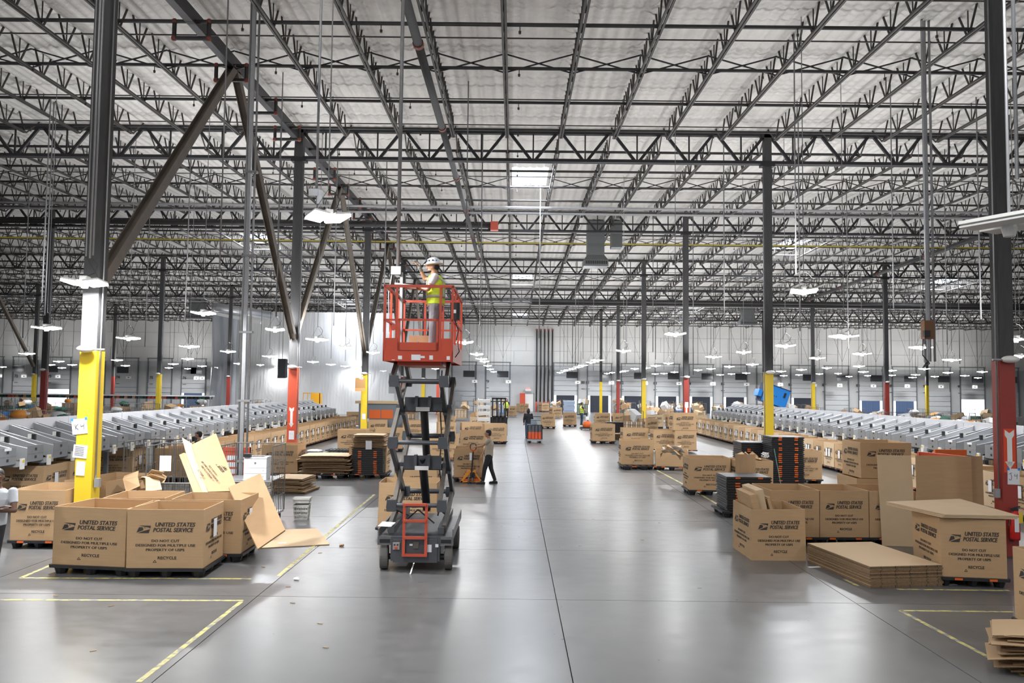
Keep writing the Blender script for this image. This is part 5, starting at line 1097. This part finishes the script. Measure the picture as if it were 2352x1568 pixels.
# ---------------------------------------------------------------- small things
lt = empty('extinguisher', (dep(2331, 1200, 14.75)[0], 14.75, 0), 0, 'red fire extinguisher with yellow tag by the J4 column foot', 'fire extinguisher')
MB().lathe([(.08, .35), (.085, .38), (.085, .78), (.06, .84), (.03, .87)], 18).build('bottle', mat('extinguisher_red', (.6, .02, .02), .3), lt, True); MB().box(-.06, .06, -.02, .02, .87, .92).bar((-.02, 0, .92), (.10, 0, .95), .02, .02).tube((-.04, 0, .9), (-.12, -.02, .6), .01, 6).build('valve_head', BLACK, lt)
MB().box(.02, .09, -.095, -.09, .66, .84).build('inspection_tag', YEL, lt); MB().box(-.06, .02, -.092, -.088, .5, .76).build('label_plate', PAPER, lt); MB().box(-.03, .03, .085, .16, .3, .8).build('wall_bracket', BLACK, lt)
def sheet_on(key, x0, x1, z0, z1, label, txt=None, rot=0):
    c = COLS[key]; h = .15 if key[0] == -1 else .13
    o = MB().box(-(x1 - x0) / 2, (x1 - x0) / 2, -.0015, .0015, -(z1 - z0) / 2, (z1 - z0) / 2).build('paper_sign', PAPER); o.location = (c.location.x + (x0 + x1) / 2, c.location.y - h - .012, (z0 + z1) / 2); o.rotation_euler = (0, rot, 0); tag(o, label, 'sign')
    if txt:
        v, f = txt; MB().add(v, f).build('handwriting', INK, o)
    return o
def strokes(L, r=.0035):
    m = MB(); 
    for s_ in L: m.path([(x, -.004, z) for x, z in s_], r, 5)
    return m.v, m.f
K4t = strokes([[(-.08, .05), (-.07, -.05)], [(-.02, .05), (-.075, 0), (-.02, -.055)], [(.03, .04), (.025, 0), (.08, .01)], [(.085, .05), (.075, -.06)]])
J4t = strokes([[(-.09, .045), (-.03, .07)], [(-.055, .055), (-.035, 0), (-.045, -.06), (-.07, -.065), (-.085, -.04)], [(.02, .05), (.018, .01), (.07, .02)], [(.065, .055), (.06, -.045)]])
s1 = sheet_on((-1, 0), -.24, .04, 2.06, 2.34, 'white taped sheet with handwritten K4 on the yellow column', K4t, -.12); s2 = sheet_on((0, 0), -.05, .17, 1.33, 1.62, 'white taped sheet with handwritten J4 on the red column', J4t, .02)
for s_, w_, hh in ((s1, .13, .14), (s2, .10, .145)):
    for q in (-1, 1): MB().box(q * w_ - .025, q * w_ + .025, -.003, -.0015, hh - .03, hh + .02).build('blue_tape', BLUE, s_)
sheet_on((-1, 0), -.20, .06, 1.62, 1.86, 'printed notice under the K4 sheet on the yellow column', strokes([[(-.1, z), (.07, z - .01)] for z in (.09, .06, .03, 0, -.03, -.06)], .002), .08)
sheet_on((-1, 0), -.13, .03, 1.30, 1.56, 'crumpled small white note low on the yellow K4 column', None, .04); sheet_on((-1, 1), -.08, .11, 1.05, 1.36, 'white notice on the bright red column below its arrow', strokes([[(-.03, .06), (-.02, .03)], [(.03, .06), (.04, .03)]], .003))
sheet_on((0, 2), -.08, .10, 2.0, 2.3, 'white notice on the dark red column right of the aisle'); sheet_on((-1, 2), -.08, .10, 1.2, 1.5, 'white notice on the yellow column left of the lift')
for px, py, lb in ((682, 1331, 'crumpled silver wrapper'), (785, 1254, 'brown paper scrap'), (1190, 1302, None)):
    if lb: x, y = fl(px, py); o = MB().blob((0, 0, .02), (.05, .035, .02), 8, 5, px, .4).build('wrapper', PAPER if 'silver' in lb else CARD2); o.location = (x, y, .002); tag(o, lb + ' lying on the grey aisle floor', 'litter')
rnd = random.Random(4)
for q, (px, py) in enumerate(((672, 1385), (735, 1432), (662, 1348), (748, 1487), (605, 1302), (128, 1368), (255, 1392), (214, 1495), (735, 1270), (1475, 1240), (560, 1325), (1960, 1310))):
    x, y = fl(px, py); o = MB().box(-.035, .035, -.005, .005, 0, .008).build('wood_splinter', CARDL if q % 2 else CARD2); o.location = (x, y, .001); o.rotation_euler = (0, 0, rnd.uniform(-.5, .9)); tag(o, f"small {'pale' if q % 2 else 'brown'} splinter on the floor, {ordn(q)} counted left of the joints", 'litter', 'splinters on the floor')
for px, py, lb, w_ in ((1872, 1302, 'white paper on the floor left of the neat carton stack', .12), (2182, 1342, 'white paper on the floor right of the neat carton stack', .10), (648, 1250, 'small white sticker sheet on the flattened carton', .07)):
    x, y = fl(px, py); o = MB().box(-w_, w_, -.04, .04, .001, .004).build('paper_sheet', PAPER); o.location = (x, y, .0 if 'sticker' not in lb else .02); o.rotation_euler = (0, 0, .2); tag(o, lb, 'paper')
# orange guard rails behind the tall sleeve, red frame behind leaning cartons
for q, (p0, p1, z0) in enumerate((((2113, 1042), (2225, 1060), 1.45), ((2150, 1040), (2215, 1046), 1.35))):
    Y = 18.6 + q * .8; a = dep(p0[0], p0[1], Y); b = dep(p1[0], p1[1], Y - 1.2 * (1 - q)); r = MB().bar((a[0], a[1], 1.55), (b[0], b[1], 1.55), .06, .16).bar((a[0], a[1], 1.0), (b[0], b[1], 1.0), .06, .16).bar((a[0], a[1], 0), (a[0], a[1], 1.63), .08, .08).bar((b[0], b[1], 0), (b[0], b[1], 1.63), .08, .08)
    o = r.build('guard_rail', REDO if q == 0 else ORNG); tag(o, f"{'red-orange' if q == 0 else 'bright orange'} steel guard rail behind the tall cardboard sleeve", 'guard rail')
o = MB().box(0, .65, -.03, .03, .3, 1.45).box(0, .65, -.05, .05, 1.40, 1.50).box(0, .06, -.04, .04, 0, 1.5).box(.59, .65, -.04, .04, 0, 1.5).build('machine_guard', REDO); o.location = (dep(513, 1030, 19.3)[0], 19.3, 0); tag(o, 'orange-red machine guard behind the leaning cartons', 'guard'); 
m = MB()
for r_ in range(5): m.box(.1, .5, -.036, -.033, .55 + r_ * .16, .66 + r_ * .16)
m.build('notice_sheet', PAPER, o)
# paper filler inside open boxes
rnd = random.Random(11)
def scraps(px, py, z, n, s_, lab, grp, mats=(CARD, CARDL, CARD2)):
    x0, y0 = fl(px, py, z)
    for i in range(n):
        a = rnd.uniform(0, 3); w_ = s_ * rnd.uniform(.6, 1.2); g = [[(-w_, -w_ * .6, 0), (0, -w_ * .6, rnd.uniform(.0, .1)), (w_, -w_ * .6, 0)], [(-w_, w_ * .6, 0), (0, w_ * .5, rnd.uniform(.05, .16)), (w_, w_ * .6, rnd.uniform(0, .1))]]
        o = MB().sheet(g, .008).build('torn_carton', mats[i % len(mats)]); o.location = (x0 + rnd.uniform(-.3, .3), y0 + rnd.uniform(-.1, .4), z + rnd.uniform(-.1, .12)); o.rotation_euler = (rnd.uniform(-.9, .9), rnd.uniform(-.9, .9), a); tag(o, f'{lab}, {ordn(i)} piece', 'cardboard', grp)
scraps(1735, 1062, .95, 9, .22, 'torn carton piece sticking out of the right box', 'torn cartons in the right box')
scraps(1540, 1040, .75, 9, .24, 'crumpled carton piece heaped in the low box', 'crumpled cartons in the low box', (CARDL, CARD2, BAG))
scraps(335, 1112, 1.0, 6, .26, 'torn carton piece behind the front left boxes', 'torn cartons behind the front left boxes'); scraps(290, 1150, .75, 4, .18, 'carton scrap inside the box behind the front pair', 'carton scraps in the open box')
x, y = fl(1760, 1052, 1.1); o = MB(); rnd = random.Random(2); p = (0, 0, 0)
for i in range(26): q = (rnd.uniform(-.12, .12), rnd.uniform(-.08, .08), rnd.uniform(0, .16)); o.tube(p, q, .008, 5); p = q
o = o.build('tangled_strap', BAGW); o.location = (x, y + .1, 1.1); tag(o, 'tangled white plastic strap on the carton-filled box at right', 'strap')
a = dep(1778, 1030, 20.5); b = dep(1793, 1110, 20.4); o = MB().path([a, lerp(a, b, .5), b], .008, 5).build('green_strap', mat('mint_strap', (.15, .45, .38), .5)); tag(o, 'thin mint-green strap hanging at the tall tray stack', 'strap')
o = MB().box(-.25, .25, -.2, .2, 0, .5).build('cardboard_box', CARD2); x, y, z = dep(1708, 1028, 21.0); o.location = (x, 21.3, 1.05); 
bpy.data.objects.remove(o)
g = []
for i in range(7): t_ = i / 6; g.append([(-.26 + .52 * t_, -.06 * math.sin(math.pi * t_), 0), (-.26 + .52 * t_, -.12 * math.sin(math.pi * t_), .8)])
o = MB().sheet(g, .012).build('curved_carton', CARD2); o.location = (x, 20.85, .55); tag(o, 'curved brown carton standing between the box and tray stacks', 'cardboard')
# ---------------------------------------------------------------- drops, conduits, ducts
def drop(px, py, Y, zb, r, label, name='hanging_conduit', cat='conduit', m=GALD, n=1, gap=.06, zt=None):
    x, _, _ = dep(px, py, Y); root = empty(name, (x, Y, 0), 0, label, cat, 'conduits hanging from the roof' if name == 'hanging_conduit' else None); zt = zt or roof(Y) - .05
    for i in range(n): MB().tube((i * gap, (i % 2) * .03, zb), (i * gap, (i % 2) * .03, zt), r * (1 if i % 2 == 0 else .75), 8).build('pipe', m, root, True)
    return root
d = drop(548, 1000, 18.7, .0, .026, 'tall bundle of galvanised posts and pipes rising to the roof behind the wire cage', 'utility_drop', 'utility post', GALV, 3, .10)
MB().box(.04, .12, -.05, .0, .9, roof(18.7) - .1).build('slotted_strut', GALV, d); 
for z in (1.2, 2.6, 4.2, 6.0, 8.0): MB().box(-.04, .26, -.06, .06, z, z + .05).build('clamp', GALD, d)
d = drop(2128, 700, 19.6, 3.75, .03, 'galvanised strut bundle with a brown box, hanging down before the far dock doors', 'utility_drop', 'utility post', GALV, 3, .09)
MB().box(-.02, .05, -.05, .0, 3.75, roof(19.6) - .1).build('slotted_strut', GALV, d); MB().box(-.12, .12, -.12, .06, 4.3, 4.75).build('brown_box', mat('wooden_brown', (.22, .11, .05), .6), d); MB().box(-.16, -.02, -.2, -.10, 4.35, 4.5).build('device', BLACK, d)
MB().path([(-.1, 0, 4.3), (-.14, -.05, 3.9), (0, -.1, 3.7), (-.12, 0, 3.6), (.03, 0, 3.8)], .014, 5).build('cable_bunch', BLACK, d)
d = drop(920, 300, 14.6, 5.15, .035, 'galvanised conduit dropping from the roof to a box beside the lift worker', m=GALD); MB().box(-.12, .06, -.05, .05, 5.05, 5.2).build('junction_box', GALD, d); MB().box(.04, .09, .02, .07, 2.9, 5.1).build('slotted_strut', GALD, d); MB().path([(-.1, 0, 5.1), (-.16, 0, 4.7), (-.14, .02, 4.0)], .012, 5).build('cable', GALD, d)
d = drop(733, 200, 13.3, 6.3, .022, 'galvanised conduit dropping to the junction box above the nearest lamp', m=GALV); MB().box(-.12, .04, -.05, .05, 6.18, 6.3).box(.02, .10, -.04, .04, 6.05, 6.28).build('junction_box', GALV, d); MB().path([(0, 0, 6.2), (.02, 0, 5.95), (.12, 0, 5.9)], .012, 5).build('cable', GALD, d)
for px, Y, zb in ((206, 14.0, 5.2), (213, 14.3, 5.3), (100, 26, 5.6), (108, 26.4, 5.2), (505, 17, 5.4), (638, 23.5, 5.0), (770, 31, 5.3), (884, 33, 5.2), (1070, 24, 5.6), (1105, 29, 5.2), (1323, 58, 4.6), (1364, 66, 4.4), (1500, 44, 5.0), (1592, 40, 3.7), (1663, 30, 5.5), (1828, 20.5, 6.0),
                   (1836, 27, 5.0), (1946, 36, 4.9), (2051, 24, 5.5), (2172, 34, 5.0), (2250, 25, 5.3), (2341, 7.7, 5.1), (2200, 46, 4.6), (340, 40, 4.8), (60, 35, 4.9), (430, 30, 5.3), (1240, 36, 5.2), (1440, 52, 4.6)):
    d = drop(px, 600, Y, zb, .018 if Y < 25 else .022, zlabel('thin vertical conduit hanging from the roof', px), m=GALD if Y > 15 else GALV)
# unlit lamp at the right edge
x, y, z = dep(2318, 512, 7.5); L = empty('hanging_lamp', (x, y, z), .5, 'unlit twin-panel lamp hanging large at the right photo edge', 'lamp', 'hanging warehouse lamps'); inst('housing', housm, L)
MB().box(-.30, -.05, -.30, .30, -.03, -.012).box(.05, .30, -.30, .30, -.03, -.012).build('lens', WHITE, L); MB().lathe([(.05, -.13), (.07, -.05), (.06, -.01)], 12).build('sensor', WHITE, L); MB().tube((0, 0, .09), (0, 0, roof(7.5) - z - .1), .014, 6).build('hanger', GALV, L); inst('power_cord', loopm, L)
# ducts with grilles
DUC = mat('duct_sheet', (.22, .23, .235), .4, .6, .12, 2)
for px, Y, w_, zb, dif, lb in ((1367, 45, .95, 10.0, 1, 'grey sheet-metal duct with flared grille hanging above the aisle'), (1415, 45, .6, 10.9, 0, 'short open grey duct stub beside the flared duct'), (1716, 80, 1.2, 9.6, 1, 'far grey duct with grille right of the aisle'), (458, 80, 1.5, 9.6, 1, 'grey duct unit under the roof left of the curtain')):
    x = dep(px, 600, Y)[0]; r = empty('air_duct', (x, Y, zb), 0, lb, 'duct'); h = roof(Y) - zb - .12
    MB().box(-w_ / 2, w_ / 2, -.4, .4, .45 if dif else 0, h).build('shaft', DUC, r)
    if dif:
        k = w_ * .72; MB().hexa([(-k, -.55, .15), (k, -.55, .15), (k, .55, .15), (-k, .55, .15), (-w_ / 2, -.4, .45), (w_ / 2, -.4, .45), (w_ / 2, .4, .45), (-w_ / 2, .4, .45)]).build('flare', DUC, r); g = MB().box(-k, k, -.55, .55, -.2, .15).build('grille_box', DUC, r)
        for i in range(12): MB().box(-k * .85 + i * k * .15, -k * .85 + i * k * .15 + .06, -.57, -.55, -.08, .10).build('slat', BLACK, g)
for px, Y, w_ in ((540, 60, 14), ):
    a = dep(492, 712, 72); o = MB().tube((a[0], 72, a[2] + .3), (a[0] + 3.2, 78, a[2] + .1), .40, 16).build('round_duct', GALV, None, True); tag(o, 'pale round duct running from the duct unit toward the curtain', 'duct')
# cable tray lengths under the roof
for q, (Y, dz) in enumerate(((38.0, .95), (39.2, .98), (71.5, 1.2), (73, 1.25))):
    o = MB().tube((-Y * .66, Y - .12, roof(Y) - dz), (Y * .66, Y - .12, roof(Y) - dz), .035, 6).tube((-Y * .66, Y, roof(Y) - dz), (Y * .66, Y, roof(Y) - dz), .03, 6).tube((-Y * .66, Y + .13, roof(Y) - dz), (Y * .66, Y + .13, roof(Y) - dz), .03, 6).build('conduit_run', GALD); tag(o, f"long run of galvanised conduits across the roof, {ORD[q]} from the camera", 'conduits')
# heavy dark main pipe across at the second girder
Y = gy(2) - .9; o = MB().tube((-34, Y, 11.45), (-1.1, Y, 11.45), .14, 12).build('fire_main_pipe', SPR, None, True); tag(o, 'thick black pipe crossing the roof left of the aisle', 'pipe'); MB().box(-1.3, -.9, Y - .2, Y + .2, 11.2, 11.65).build('orange_fitting', REDO, o)
Y = gy(4) - .8; o = MB().tube((1.5, Y, 10.5), (60, Y, 10.5), .13, 10).tube((1.5, Y + .5, 10.3), (60, Y + .5, 10.3), .13, 10).build('fire_main_pipe', SPR, None, True); tag(o, 'pair of black pipes crossing the far roof right of the aisle', 'pipe')
# red sprinkler offsets over the braced row beam
for k in range(0, 3):
    for q, t in enumerate((.09, .30, .50, .70, .90)):
        yy = gy(k) + SY * t; z = roof(yy) - .5; 
        if yy < 16: continue
        pts = [(-.5, 0, z), (-.5, 0, z - .42), (.35, 0, z - .42), (.35, 0, z)]
        o = MB().path(pts, .055, 8).build('pipe_offset', SPR); o.location = (xb, yy, 0); tag(o, f"pipe loop with red elbows ducking the braced row beam, {ordn(k * 5 + q)} from the camera", 'pipe', 'pipe loops at the braced row')
        for p in pts: MB().blob(p, (.075, .07, .075), 8, 6).build('elbow', REDC, o)
# ---------------------------------------------------------------- goods far left and right
SACKM = [BAG, BAGO, BAGW, BAG, GREEN]; rnd = random.Random(31)
PARC = [CARD, CARDL, CARD2, BAGW, CARDL, CARD]
PNM = {id(CARD): 'brown', id(CARDL): 'pale brown', id(CARD2): 'dark brown', id(BAGW): 'white'}
cntr = {}
def parcel(x, y, z, s_, px, kind=None):
    if kind == 'sack':
        m = rnd.choice(SACKM); nm = {id(BAG): 'grey', id(BAGO): 'orange', id(BAGW): 'white', id(GREEN): 'green'}[id(m)]
        o = MB().blob((0, 0, 0), (s_ * 1.3, s_, s_ * .75), 10, 7, rnd.randrange(999), .16).build('mail_sack', m, None, True); lb = f"{nm} bulging mail sack in the far rows"; ct = 'sack'
    else:
        m = rnd.choice(PARC); a, b, c = s_ * rnd.uniform(.7, 1.4), s_ * rnd.uniform(.5, 1), s_ * rnd.uniform(.4, .9); o = MB().box(-a, a, -b, b, -c, c).build('parcel', m)
        o.rotation_euler = (rnd.uniform(-.5, .5), rnd.uniform(-.6, .6), rnd.uniform(0, 3)); lb = f"{PNM[id(m)]} parcel in the far rows"; ct = 'parcel'
    o.location = (x, y, z); tag(o, zlabel(lb, px), ct, 'mail sacks in the far rows' if kind == 'sack' else 'loose parcels in the far rows'); return o
todo = []
def rowcages(Y, p0, p1, step, fill):
    px = p0
    while px < p1: todo.append((px, Y + rnd.uniform(-.5, .5), fill)); px += step * rnd.uniform(.9, 1.25)
rowcages(29, 8, 470, 82, 'a'); rowcages(37, -5, 480, 66, 'b'); rowcages(50, 0, 470, 60, 'a'); rowcages(64, 10, 478, 52, 'c')
rowcages(30, 2060, 2352, 84, 'a'); rowcages(38, 1985, 2350, 66, 'b'); rowcages(50, 1890, 2350, 56, 'a'); rowcages(60, 1450, 2350, 44, 'c'); rowcages(72, 1400, 1900, 38, 'b')
rowcages(82, 1275, 1600, 27, 'b'); rowcages(46, 1455, 1580, 60, 'b'); rowcages(84, 1100, 1190, 25, 'b'); rowcages(44, 1880, 2352, 66, 'b'); rowcages(52, 850, 1110, 40, 'c'); rowcages(66, 560, 660, 44, 'c'); rowcages(70, 1060, 1130, 30, 'b')
npc = 0; nsk = 0
PL = []
for px, Y, fill in sorted(todo):
    x, _, _ = dep(px, 900, Y)
    if (Y < 56 and (-15.2 < x < -9.6 or 11.0 < x < 17.2)) or any(abs(x - a) < 1.35 and abs(Y - b) < 1.25 for a, b in PL): continue
    PL.append((x, Y))
    if abs(x - X0) < 1 or any(abs(x - c.location.x) < .9 and abs(Y - c.location.y) < .9 for c in COLS.values()): x += 1.3
    k = rnd.random()
    if fill == 'c' and k < .55: 
        o = G(zlabel('far cardboard pallet box in the storage rows', px), 0, 0, 1.0, .9, .15, False, 'l' if px > 1200 else 'r', loc=((x - .55, Y - .5), (x + .55, Y - .5)), group='cardboard boxes in the far rows', m=rnd.choice([CARD, CARDL])); z = 1.05
        MB().box(.03, 1.07, .03, .97, -.15, -.001).build('skid', BLACK, o)
    else:
        cage(x, Y, rnd.uniform(-.15, .15), zlabel('wire cage cart in the far rows', px), 'wire cages in the far storage rows', True)
        mm = rnd.choice([GREEN, BAGW, CARD, BAG, CARD2, BLUE, CARDL]); z = rnd.uniform(.9, 1.35)
        inner = MB().box(-.5, .5, -.42, .42, .2, z); 
        o = inner.build('stacked_bins', mm) ; o.location = (x, Y, 0); tag(o, zlabel('bins inside a far wire cage', px), 'bins', 'loads inside far wire cages')
        for i in range(7): MB().box(-.46 + i * .135, -.40 + i * .135, -.425, -.42, .3, z - .05).build('divider', CARDL if i % 2 else WHITE, o)
    for i in range(rnd.choice((1, 1, 2, 2)) if fill != 'b' else rnd.choice((2, 3, 4))):
        sk = (px < 500 or px > 1950) and rnd.random() < .65
        if sk: nsk += 1
        else: npc += 1
        if (nsk if sk else npc) > 290: continue
        parcel(x + rnd.uniform(-.4, .4), Y + rnd.uniform(-.35, .3), z + rnd.uniform(.08, .32), rnd.uniform(.2, .32), px, 'sack' if sk else None)
# far tray conveyor at left
x0 = dep(-10, 905, 74)[0]; x1 = dep(482, 905, 74)[0]; r = empty('tray_conveyor', (x0, 74, 0), 0, 'long far conveyor of dark and white trays below the left dock doors', 'conveyor')
MB().box(0, x1 - x0, -.1, 1.2, 1.75, 1.85).build('frame', RAIL, r); lg = MB()
for i in range(10): lg.box(i * 2.2, i * 2.2 + .08, 0, .1, 0, 1.75)
lg.build('legs', GALV, r); tb = {}
for i in range(int((x1 - x0) / .36)): 
    mt = (BLACK, CARD2, GREEN, BLACK, REDO, BLACK)[rnd.randrange(6)]
    if mt.name not in tb: tb[mt.name] = MB().prism([(0, 1.86), (.28, 1.86), (.33, 2.2), (.05, 2.2)], 0, .9).mesh('tray', mt)
    inst('tray', tb[mt.name], r, (i * .36, 0, -.35))
x0 = dep(-10, 915, 70)[0]
# blue tilted hopper container
x, y, z = dep(1778, 908, 58); r = empty('blue_container', (x, y, 0), 0, 'big blue metal container tipped over above the sorting carts', 'container')
M = Matrix.Translation((0, 0, 2.55)) @ Matrix.Rotation(.33, 4, 'Y'); BM = mat('container_blue', (.02, .22, .66), .4, 0, .08, 2)
MB().box(-1.0, .85, -.6, .6, -.65, .65, M).build('body', BM, r); MB().box(-1.02, .87, -.62, .62, .63, .68, M).box(-1.02, -.98, -.62, .62, -.66, .66, M).build('edge_frame', NAVY, r)
for q in (-.2, -.05): MB().box(q, q + .03, -.62, -.60, -.1, .0, M).build('bolt', BLACK, r)
MB().box(.45, .6, -.63, -.60, .05, .4, M).build('warning_plate', BLACK, r); MB().box(-1.3, -.9, -.5, .5, -.4, .1, M).build('chute_lip', BM, r); MB().box(-.9, .9, -.5, .5, 0, 1.75).build('stand', GRYD, r)
# orange-yellow work lift before the plastic curtain
x, y, z = dep(722, 905, 70); r = empty('work_lift', (x, y, 0), 0, 'small yellow-orange work platform standing before the plastic curtain', 'work lift'); OY = mat('orange_yellow', (.85, .42, .02), .5)
MB().box(-.2, .6, -.4, .4, 1.1, 2.2).build('mast', OY, r); MB().box(-.9, .6, -.4, .4, 1.0, 1.15).box(-.9, -.84, -.4, -.36, 1.1, 2.25).box(.54, .6, -.4, -.36, 1.1, 2.25).box(-.9, .6, -.4, -.36, 2.2, 2.27).box(-.5, -.45, -.4, -.36, 1.1, 2.25).build('rails', OY, r); MB().box(-.8, .5, -.35, .35, .1, 1.0).build('base', GRYD, r)
# reach truck between the boxes and the white shelf unit
x, y, z = dep(1146, 950, 47.5); r = empty('stand_up_truck', (x, y, 0), 0, 'black stand-up fork truck with orange base left of the aisle', 'fork truck')
for q in (-.38, .38, -.12, .12): MB().box(q - .04, q + .04, -.1, 0, .3, 2.35).build('mast_rail', BLACK, r)
MB().box(-.4, .4, -.1, 0, 2.25, 2.35).box(-.4, .4, -.1, 0, 1.2, 1.28).build('mast_crossbar', BLACK, r); MB().box(-.5, .5, .1, 1.2, .1, 1.2).build('body', BLACK, r); MB().box(-.30, -.16, -.25, -.1, .2, .85).box(.16, .3, -.25, -.1, .2, .85).build('fork_carriage', ORNG, r); MB().box(-.5, .5, .1, 1.2, 2.1, 2.16).build('roof_guard', BLACK, r)
x, y, z = dep(1112, 945, 47.5); r = empty('shelf_unit', (x, y, 0), 0, 'white slatted metal shelf unit left of the stand-up truck', 'shelf')
MB().box(-.38, -.34, -.3, .3, 0, 2.3).box(.34, .38, -.3, .3, 0, 2.3).build('frame', WHITE, r)
for i in range(6): MB().box(-.34, .34, -.3, .3, .25 + i * .36, .43 + i * .36).build('shelf', WHITE, r)
# wrapped stack of white-grey bins behind the aisle
x, y, z = dep(1307, 928, 68); r = empty('bin_stack', (x, y, 0), 0, 'pale blue wrapped stack of bins in the middle distance', 'bins'); PB = mat('pale_blue', (.38, .47, .62), .5)
for i in range(4): MB().hexa([(-.5, -.5, .2 + i * .5), (.5, -.5, .2 + i * .5), (.5, .5, .2 + i * .5), (-.5, .5, .2 + i * .5), (-.58, -.55, .66 + i * .5), (.58, -.55, .66 + i * .5), (.58, .55, .66 + i * .5), (-.58, .55, .66 + i * .5)]).build('bin', PB, r)
MB().box(-.5, .5, -.5, .5, 0, .2).build('skid', BLACK, r); r.scale = (.85, .85, .86)
# grey machine with orange doors left of the lift, speaker box and sign
x, y, z = dep(880, 950, 46); r = empty('sorting_machine', (x, y, 0), 0, 'grey machine with bright orange doors behind the lift', 'machine'); MB().box(-1.4, 1.2, 0, 1.0, 0, 1.95).build('cabinet', mat('machine_grey', (.16, .19, .22), .5), r); 
for q in (-.8, -.1): MB().box(q, q + .66, -.03, 0, 1.1, 1.6).build('orange_door', ORNG, r)
MB().box(-1.6, 1.4, -.1, 1.1, 1.95, 2.1).build('worktop', CARDL, r)
x, y, z = dep(648, 846, 62); o = MB().box(-.30, .30, -.2, .2, -.75, .75).box(.33, .40, -.1, .1, -.7, .7).build('dark_panel_box', BLKS); o.location = (x, y, z); o2 = MB().box(.4, .5, -.02, .02, .3, .4).build('mount', STEEL, o); tag(o, 'tall dark loudspeaker-like box fixed high by the far yellow column', 'box')
MB().tube((0, 0, .7), (0, 0, roof(62) - z - .1), .02, 6).build('pole', STEEL, o)
x, y, z = dep(829, 883, 41.8); o = MB().box(-.30, .22, -.01, .01, -.34, .36).build('hanging_sign', mat('sign_brown', (.40, .22, .09), .6)); o.location = (x, y, z); MB().box(-.30, .22, -.012, -.01, -.34, -.18).build('lower_band', mat('sign_orange', (.75, .32, .12), .6), o); v, f = text_mesh('G', .34, bold=.005); q = MB().add(v, f).build('letter', WHITE, o); q.location = (0, -.014, .28)
MB().tube((0, 0, .36), (0, 0, roof(41.8) - z - .1), .006, 4).build('wire', STEEL, o); tag(o, 'brown hanging sign with a white letter beside the yellow column left of the lift', 'sign')
x, y, z = dep(1200, 908, YW - .3); o = MB().box(-.32, .32, -.2, .2, -1.6, .6).build('red_riser_box', REDO); o.location = (x, y, 1.62); tag(o, 'red fire riser cabinet on the far wall left of the black risers', 'cabinet')
x, y, z = dep(1215, 920, YW - .1); d = empty('door_40', (x, YW - .02, 0)); tag(d, 'pale personnel door on the far wall left of the black risers', kind='structure'); MB().box(-.5, .5, -.06, 0, 0, 2.15).build('leaf', WHITE, d); MB().box(-.58, -.5, -.08, 0, 0, 2.22).box(.5, .58, -.08, 0, 0, 2.22).box(-.58, .58, -.08, 0, 2.15, 2.22).build('frame', GALV, d)
x, y, z = dep(1213, 899, YW - .3); o = MB().box(-.35, .35, -.03, .03, -.12, .12).build('exit_sign', WHITE); o.location = (x, y, z + .2); v, f = text_mesh('EXIT', .2, bold=.004); q = MB().add(v, f).build('letters', led('exit_red', (1, .12, .08), 1.5), o); q.location = (0, -.034, .09); tag(o, 'small red-lettered EXIT sign on the far wall', 'sign')
for px, py, Y in ((1052, 893, YW - 1), (905, 880, 80)): 
    x, y, z = dep(px, py, Y); o = MB().box(-.5, .5, -.2, .2, -1.0, 1.0).box(-.3, .3, -.3, -.2, -.5, .2).build('electrical_cabinet', GALV); o.location = (x, y, z if py < 890 else 1.0); tag(o, zlabel('grey electrical cabinet on the far wall', px), 'cabinet')
